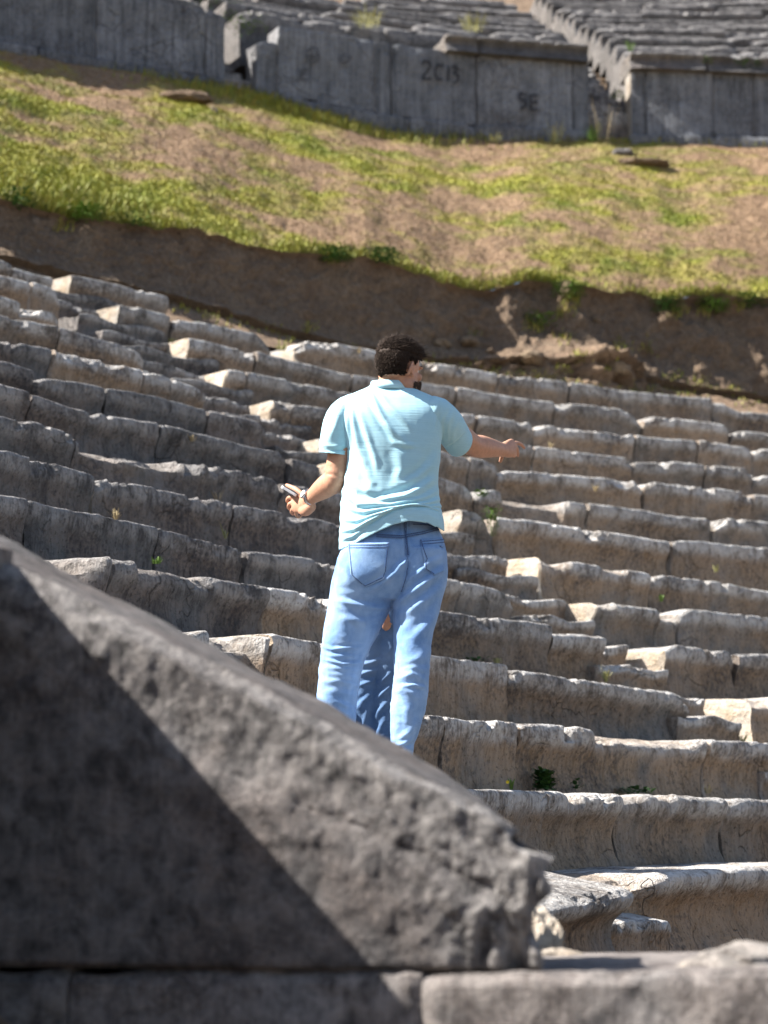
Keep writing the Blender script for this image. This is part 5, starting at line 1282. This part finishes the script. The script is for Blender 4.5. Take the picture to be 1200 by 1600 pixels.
V, Fc = union([oval2([(.90, 0, .165, .118), (1.0, 0, .142, .104), (1.15, 0, .155, .115), (1.26, -.005, .172, .108), (1.33, -.01, .14, .085), (1.385, -.012, .064, .06)]), tubep([(aS+np.array([0, 0, .01]), .058), (aS*.65+aE*.35, .055), (aS*.35+aE*.65, .05)], (0, 1, 0), 4, 20), tubep([(bS+np.array([0, 0, .01]), .058), (bS*.65+bE*.35, .055), (bS*.35+bE*.65, .05)], (0, 1, 0), 4, 20)], .006, 5)
V = V+normals(V, Fc)*(fbm(V*np.array([8, 8, 16]), 3, 231)*.006)[:, None]
mesh_obj('top', V, Fc, M['navy'], p2, True, body2(1.1, 0))
AX_keep = AX; AX = AX2
hair_mesh('hair', 1800, 13, lambda r_, f, u_: float(np.clip((u_-(-.75 if f < -.1 else (-.75+(f+.1)*2.0)))/.3, 0, 1)) if f < .55 else float(np.clip((u_-.52)/.3, 0, 1)), lambda q: .02, h2(0, -.006, .022), (.070, .088, .084), p2, lambda q: np.array([.3*q[0], -.4, -.8]), .004, .010)
AX = AX_keep
for s_ in (-1, 1):
    v, f = ell(h2(s_*.028, .066, .004), (.011, .011, .010), AX2); mesh_obj('eye', v, f, M['eye'], p2, True, v.mean(0))
for L_ in (LGA, LGB): shoe(np.array(L_[-1][0]), np.array(L_[-1][0])+fw2*.25, p2, p2_loc)
# ------------------------------------------------------------------ weeds in the joints
M['leaf'] = plain('weed green', (.10, .17, .03), .6, .3, 80); M['leaf_dark'] = plain('dark weed green', (.05, .11, .025), .6, .3, 80)
M['leaf_pale'] = plain('pale dry grass', (.34, .32, .13), .7, .25, 80); M['straw'] = plain('straw', (.40, .31, .17), .7, .2, 80); M['petal'] = plain('yellow petal', (.75, .55, .03), .5, .1)
def weed(px, py, R, h, spread, n, kind, label, mat='leaf', seed=1, fwd=.01):
    r = np.random.RandomState(seed+int(px)); c = hit(px, py, R) if R < 500 else hitW(px, py, R-1000); V, Fc = [], []
    out = np.array([CX-c[0], CY-c[1], 0]); out /= np.linalg.norm(out)
    def leaf(p, d, L_, w_, droop):
        d = d/np.linalg.norm(d); s_ = np.cross(d, [0, 0, 1.]); s_ /= np.linalg.norm(s_)+1e-6
        b0 = len(V); q1 = p+d*L_*.4; q2 = p+d*L_*.78-np.array([0, 0, droop*L_*.25]); q3 = p+d*L_-np.array([0, 0, droop*L_*.6])
        V.extend([p-s_*w_*.25, p+s_*w_*.25, q1+s_*w_*.5, q1-s_*w_*.5, q2+s_*w_*.42, q2-s_*w_*.42, q3]); Fc.extend([(b0, b0+1, b0+2, b0+3), (b0+3, b0+2, b0+4, b0+5), (b0+5, b0+4, b0+6)])
    for i in range(n):
        az = r.rand()*6.283; rad = spread*r.rand()**.6; off = np.array([math.cos(az), math.sin(az)*.6, 0])*rad+out*fwd
        if kind == 'grass':
            d = np.array([math.cos(az)*r.uniform(.1, .7), math.sin(az)*r.uniform(.1, .7), 1.]); leaf(c+off*.4, d, h*r.uniform(.5, 1.1), .006, r.uniform(.1, .8))
        elif kind == 'bush':
            p = c+off+np.array([0, 0, h*r.rand()*.95]); d = np.array([math.cos(az), math.sin(az), r.uniform(-.1, .9)]); leaf(p, d, .032*r.uniform(.6, 1.3), .022, r.uniform(0, .6))
        else:   # stalks with small leaves
            d = np.array([math.cos(az)*.25, math.sin(az)*.25, 1.]); H_ = h*r.uniform(.6, 1.1); b = c+off*.5; leaf(b, d, H_, .0045, .1)
            for q in range(7): leaf(b+d*H_*r.uniform(.25, .95), np.array([r.normal(), r.normal(), .5]), .022, .009, .4)
    o = mesh_obj('weed', V, Fc, M[mat], None, False, c); tag(o, label, 'weed'); return o
Rr = lambda i: R0+T*i
weed(848, 1233, Rr(2)-.05,   .09, .045, 320, 'bush', 'bushy dark green weed at the foot of the third seat row', 'leaf_dark', 2)
weed(897, 1234, Rr(2)-.05, .06, .015, 14, 'bush', 'tiny dark green sprig right of the bushy weed', 'leaf_dark', 3)
weed(990, 1240, Rr(2)-.05, .03, .10, 70, 'bush', 'low flat dark weed on the stone ledge, third weed right of the parapet', 'leaf_dark', 4)
f0 = weed(797, 1234, Rr(1)+.05, .06, .02, 9, 'grass', 'small weed with one yellow flower on the second seat row', 'leaf', 5)
pc_ = hit(793, 1222, Rr(1)+.05); V, Fc = [], []
for q in range(9):
    a_ = q/9*6.283; d = np.array([math.cos(a_), -.35, math.sin(a_)]); s_ = np.array([-math.sin(a_), 0, math.cos(a_)]); b0 = len(V); V += [pc_, pc_+d*.005+s_*.002, pc_+d*.009, pc_+d*.005-s_*.002]; Fc.append((b0, b0+1, b0+2, b0+3))
fl = mesh_obj('flower', V, Fc, M['petal'], f0, False, pc_)
weed(946, 1066, Rr(4)-.12, .11, .03, 30, 'grass', 'tall pale green grass tuft beside the stairway at the fifth seat row', 'leaf_pale', 6)
weed(776, 1037, Rr(4)-.05, .05, .06, 26, 'grass', 'thin grass tuft at the foot of the fifth row, right of the man', 'leaf_pale', 7)
weed(745, 1034, Rr(4)-.05, .02, .06, 24, 'bush', 'low mossy weed beside the thin grass tuft right of the man', 'leaf_dark', 8)
weed(769, 838, Rr(7)-.06, .22, .05, 12, 'stalk', 'leafy green weed growing in a gap between blocks right of the shirt', 'leaf', 9)
weed(767, 815, Rr(7)-.06, .10, .06, 60, 'bush', 'clump of green leaves in the joint right of the shirt', 'leaf', 10)
weed(749, 777, Rr(8)-.05, .05, .04, 50, 'bush', 'bright green weed tuft on the broken block below the pointing arm', 'leaf', 11)
weed(352, 842, Rr(6)-.05, .10, .03, 12, 'grass', 'thin green grass against the dark seat left of the held phone', 'leaf_pale', 12)
weed(340, 782, Rr(7)-.05, .09, .05, 16, 'grass', 'dry pale grass on the dark seat row above the thin grass', 'straw', 13)
weed(243, 881, Rr(4)+.02, .04, .05, 40, 'grass', 'low bright green tuft on a dark seat block at the left', 'leaf', 14)
weed(440, 548, Rr(13)-.02, .09, .10, 70, 'grass', 'pale green grass clump beside a block under the bank, left of the head', 'leaf_pale', 15)
weed(268, 536, Rr(13)-.02, .06, .06, 40, 'grass', 'small yellowish grass clump in the stairway near the top rows', 'leaf_pale', 16)
weed(732, 1157, Rr(3)-.03, .02, .03, 12, 'bush', 'tiny green weed below the joint of the fourth seat row', 'leaf_dark', 17)
weed(945, 222, 1000+R_wall-.25, .55, .25, 9, 'stalk', 'tall dry stalks in front of the right gap of the podium wall', 'straw', 18)
weed(925, 222, 1000+R_wall-.2, .30, .15, 60, 'grass', 'green grass clump at the right gap of the podium wall', 'leaf', 19)
weed(868, 222, 1000+R_wall-.2, .35, .18, 40, 'grass', 'pale tall grass against the slab below the letters', 'leaf_pale', 20)
weed(770, 222, 1000+R_wall-.2, .16, .20, 40, 'grass', 'short pale grass at the wall foot left of the letters', 'leaf_pale', 21)
weed(740, 48, 1000+R_wall+.5, .30, .35, 90, 'grass', 'pale green grass on the upper seats above the number', 'leaf_pale', 22)
weed(985, 80, 1000+R_wall+.15, .20, .10, 40, 'grass', 'green grass tuft on the right coping', 'leaf', 23)
weed(1103, 100, 1000+R_wall-.06, .10, .06, 60, 'bush', 'green weed in the joint of the right coping', 'leaf', 24)
weed(1168, 108, 1000+R_wall-.06, .12, .18, 120, 'bush', 'dark green creeping weed under the right coping', 'leaf_dark', 25)
weed(378, 50, 1000+R_wall+.1, .22, .30, 160, 'bush', 'bushy green weed at the top of the left gap of the wall', 'leaf', 26)
weed(330, 8, 1000+R_wall+.3, .20, .35, 120, 'bush', 'dark green plant above the left podium wall', 'leaf_dark', 27)
weed(575, 40, 1000+R_wall+.35, .30, .40, 110, 'grass', 'pale dry grass above the middle slabs of the wall', 'leaf_pale', 28)
weed(965, 155, 1000+R_wall+.1, .10, .08, 50, 'bush', 'small green weed on the steps of the right gap', 'leaf', 29)

def lip_weed(x, dy, n, kind, label, mat, seed, h=.16, sp=.17):
    c = on_bank(x, t_top(x)+dy)
    if c is None: return
    weed.__globals__['hit'] = lambda *a, c=c: np.array(c)
    try: weed(x, 0, 1., h, sp, n, kind, label, mat, seed, .05)
    finally: weed.__globals__['hit'] = hit_keep
hit_keep = hit
for k_, (x, dy, n, mat, lab) in enumerate(((20, 8, 120, 'leaf_dark', 'dark weeds hanging over the cut earth at the left edge of the photo'), (130, 4, 200, 'leaf', 'bright green weed clump on the lip of the earth cut at the left'), (205, 8, 60, 'leaf_dark', 'small dark weed hanging on the earth cut above the stone rows at left'),
        (520, 10, 200, 'leaf_dark', 'dark green weed mat on the lip of the earth cut, upper left of the head'), (592, 6, 220, 'leaf_dark', 'dark green weed mat on the lip of the earth cut, directly above the head'), (885, 24, 130, 'leaf', 'green weeds on top of the slumped heap below the turf'),
        (840, 72, 90, 'leaf', 'green weed clump on the earth face left of the slumped heap'), (1040, 22, 140, 'leaf_dark', 'dark weeds hanging below the turf right of the slumped heap'), (1110, 28, 180, 'leaf', 'broad green weeds hanging over the earth cut near the right edge'), (1170, 16, 120, 'leaf_dark', 'dark weeds hanging over the earth cut at the right edge'))):
    lip_weed(x, dy, int(n*2.2), 'bush', lab, mat, 60+k_)
for (x, y, i_, lab, mt) in ((180, 812, 5, 'dry grass tuft in a joint of the sixth row at far left', 'straw'), (300, 690, 8, 'small dry tuft on the ninth row left of the sleeve', 'straw'), (930, 768, 8, 'dry grass tuft at the ninth row right of the hand', 'straw'), (1118, 894, 6, 'green tuft in a joint of the seventh row near the right edge', 'leaf_pale'),
        (1032, 940, 5, 'green sprig in a joint of the sixth row right of the stairway', 'leaf'), (1105, 1240, 2, 'dry tuft in the dark joint near the right edge above the second row', 'straw'), (1160, 1160, 3, 'tiny pale tuft on the third row near the right edge', 'leaf_pale'), (860, 700, 10, 'small dry tuft on the eleventh row right of the pointing hand', 'straw'), (560, 552, 13, 'pale tuft beside the top row left of the head', 'straw')):
    weed(x, y, Rr(i_)-.03, .07, .035, 22, 'grass', lab, mt, int(x))
# ------------------------------------------------------------------ sun, sky, camera
SUN_EL, SUN_H = math.radians(44.5), np.array([-.992, -.125])
SUN_H = SUN_H/np.linalg.norm(SUN_H)
sv = Vector((SUN_H[0]*math.cos(SUN_EL), SUN_H[1]*math.cos(SUN_EL), math.sin(SUN_EL)))
ld = bpy.data.lights.new('sun', 'SUN'); ld.energy = 5.0; ld.angle = math.radians(.53); ld.color = (1, .965, .91)
lo = bpy.data.objects.new('sun', ld); COL.objects.link(lo); lo.rotation_euler = sv.to_track_quat('Z', 'Y').to_euler()
W = bpy.data.worlds.new('World'); S.world = W; W.use_nodes = True
nt = W.node_tree; bg = nt.nodes['Background']; sk = nt.nodes.new('ShaderNodeTexSky'); sk.sky_type = 'NISHITA'; sk.sun_disc = False
sk.sun_elevation = SUN_EL; sk.sun_rotation = math.atan2(SUN_H[0], SUN_H[1]); sk.air_density = 1; sk.dust_density = 1
nt.links.new(sk.outputs[0], bg.inputs[0]); bg.inputs[1].default_value = .065
cd = bpy.data.cameras.new('camera'); cam = bpy.data.objects.new('camera', cd); COL.objects.link(cam); S.camera = cam
cam.location = (0, 0, EYE); cam.rotation_euler = (math.pi/2+TH, 0, 0)
cd.sensor_fit = 'VERTICAL'; cd.sensor_height = 36; cd.sensor_width = 27; cd.lens = F/1600*36; cd.clip_end = 2000; cd.clip_start = .05
cd.dof.use_dof = True; cd.dof.focus_distance = 8.5; cd.dof.aperture_fstop = 3.0; cd.dof.aperture_blades = 0
S.view_settings.view_transform = 'Standard'; S.view_settings.look = 'None'; S.view_settings.exposure = 1.6; S.view_settings.gamma = 1
S.cycles.max_bounces = 6; S.cycles.use_denoising = True
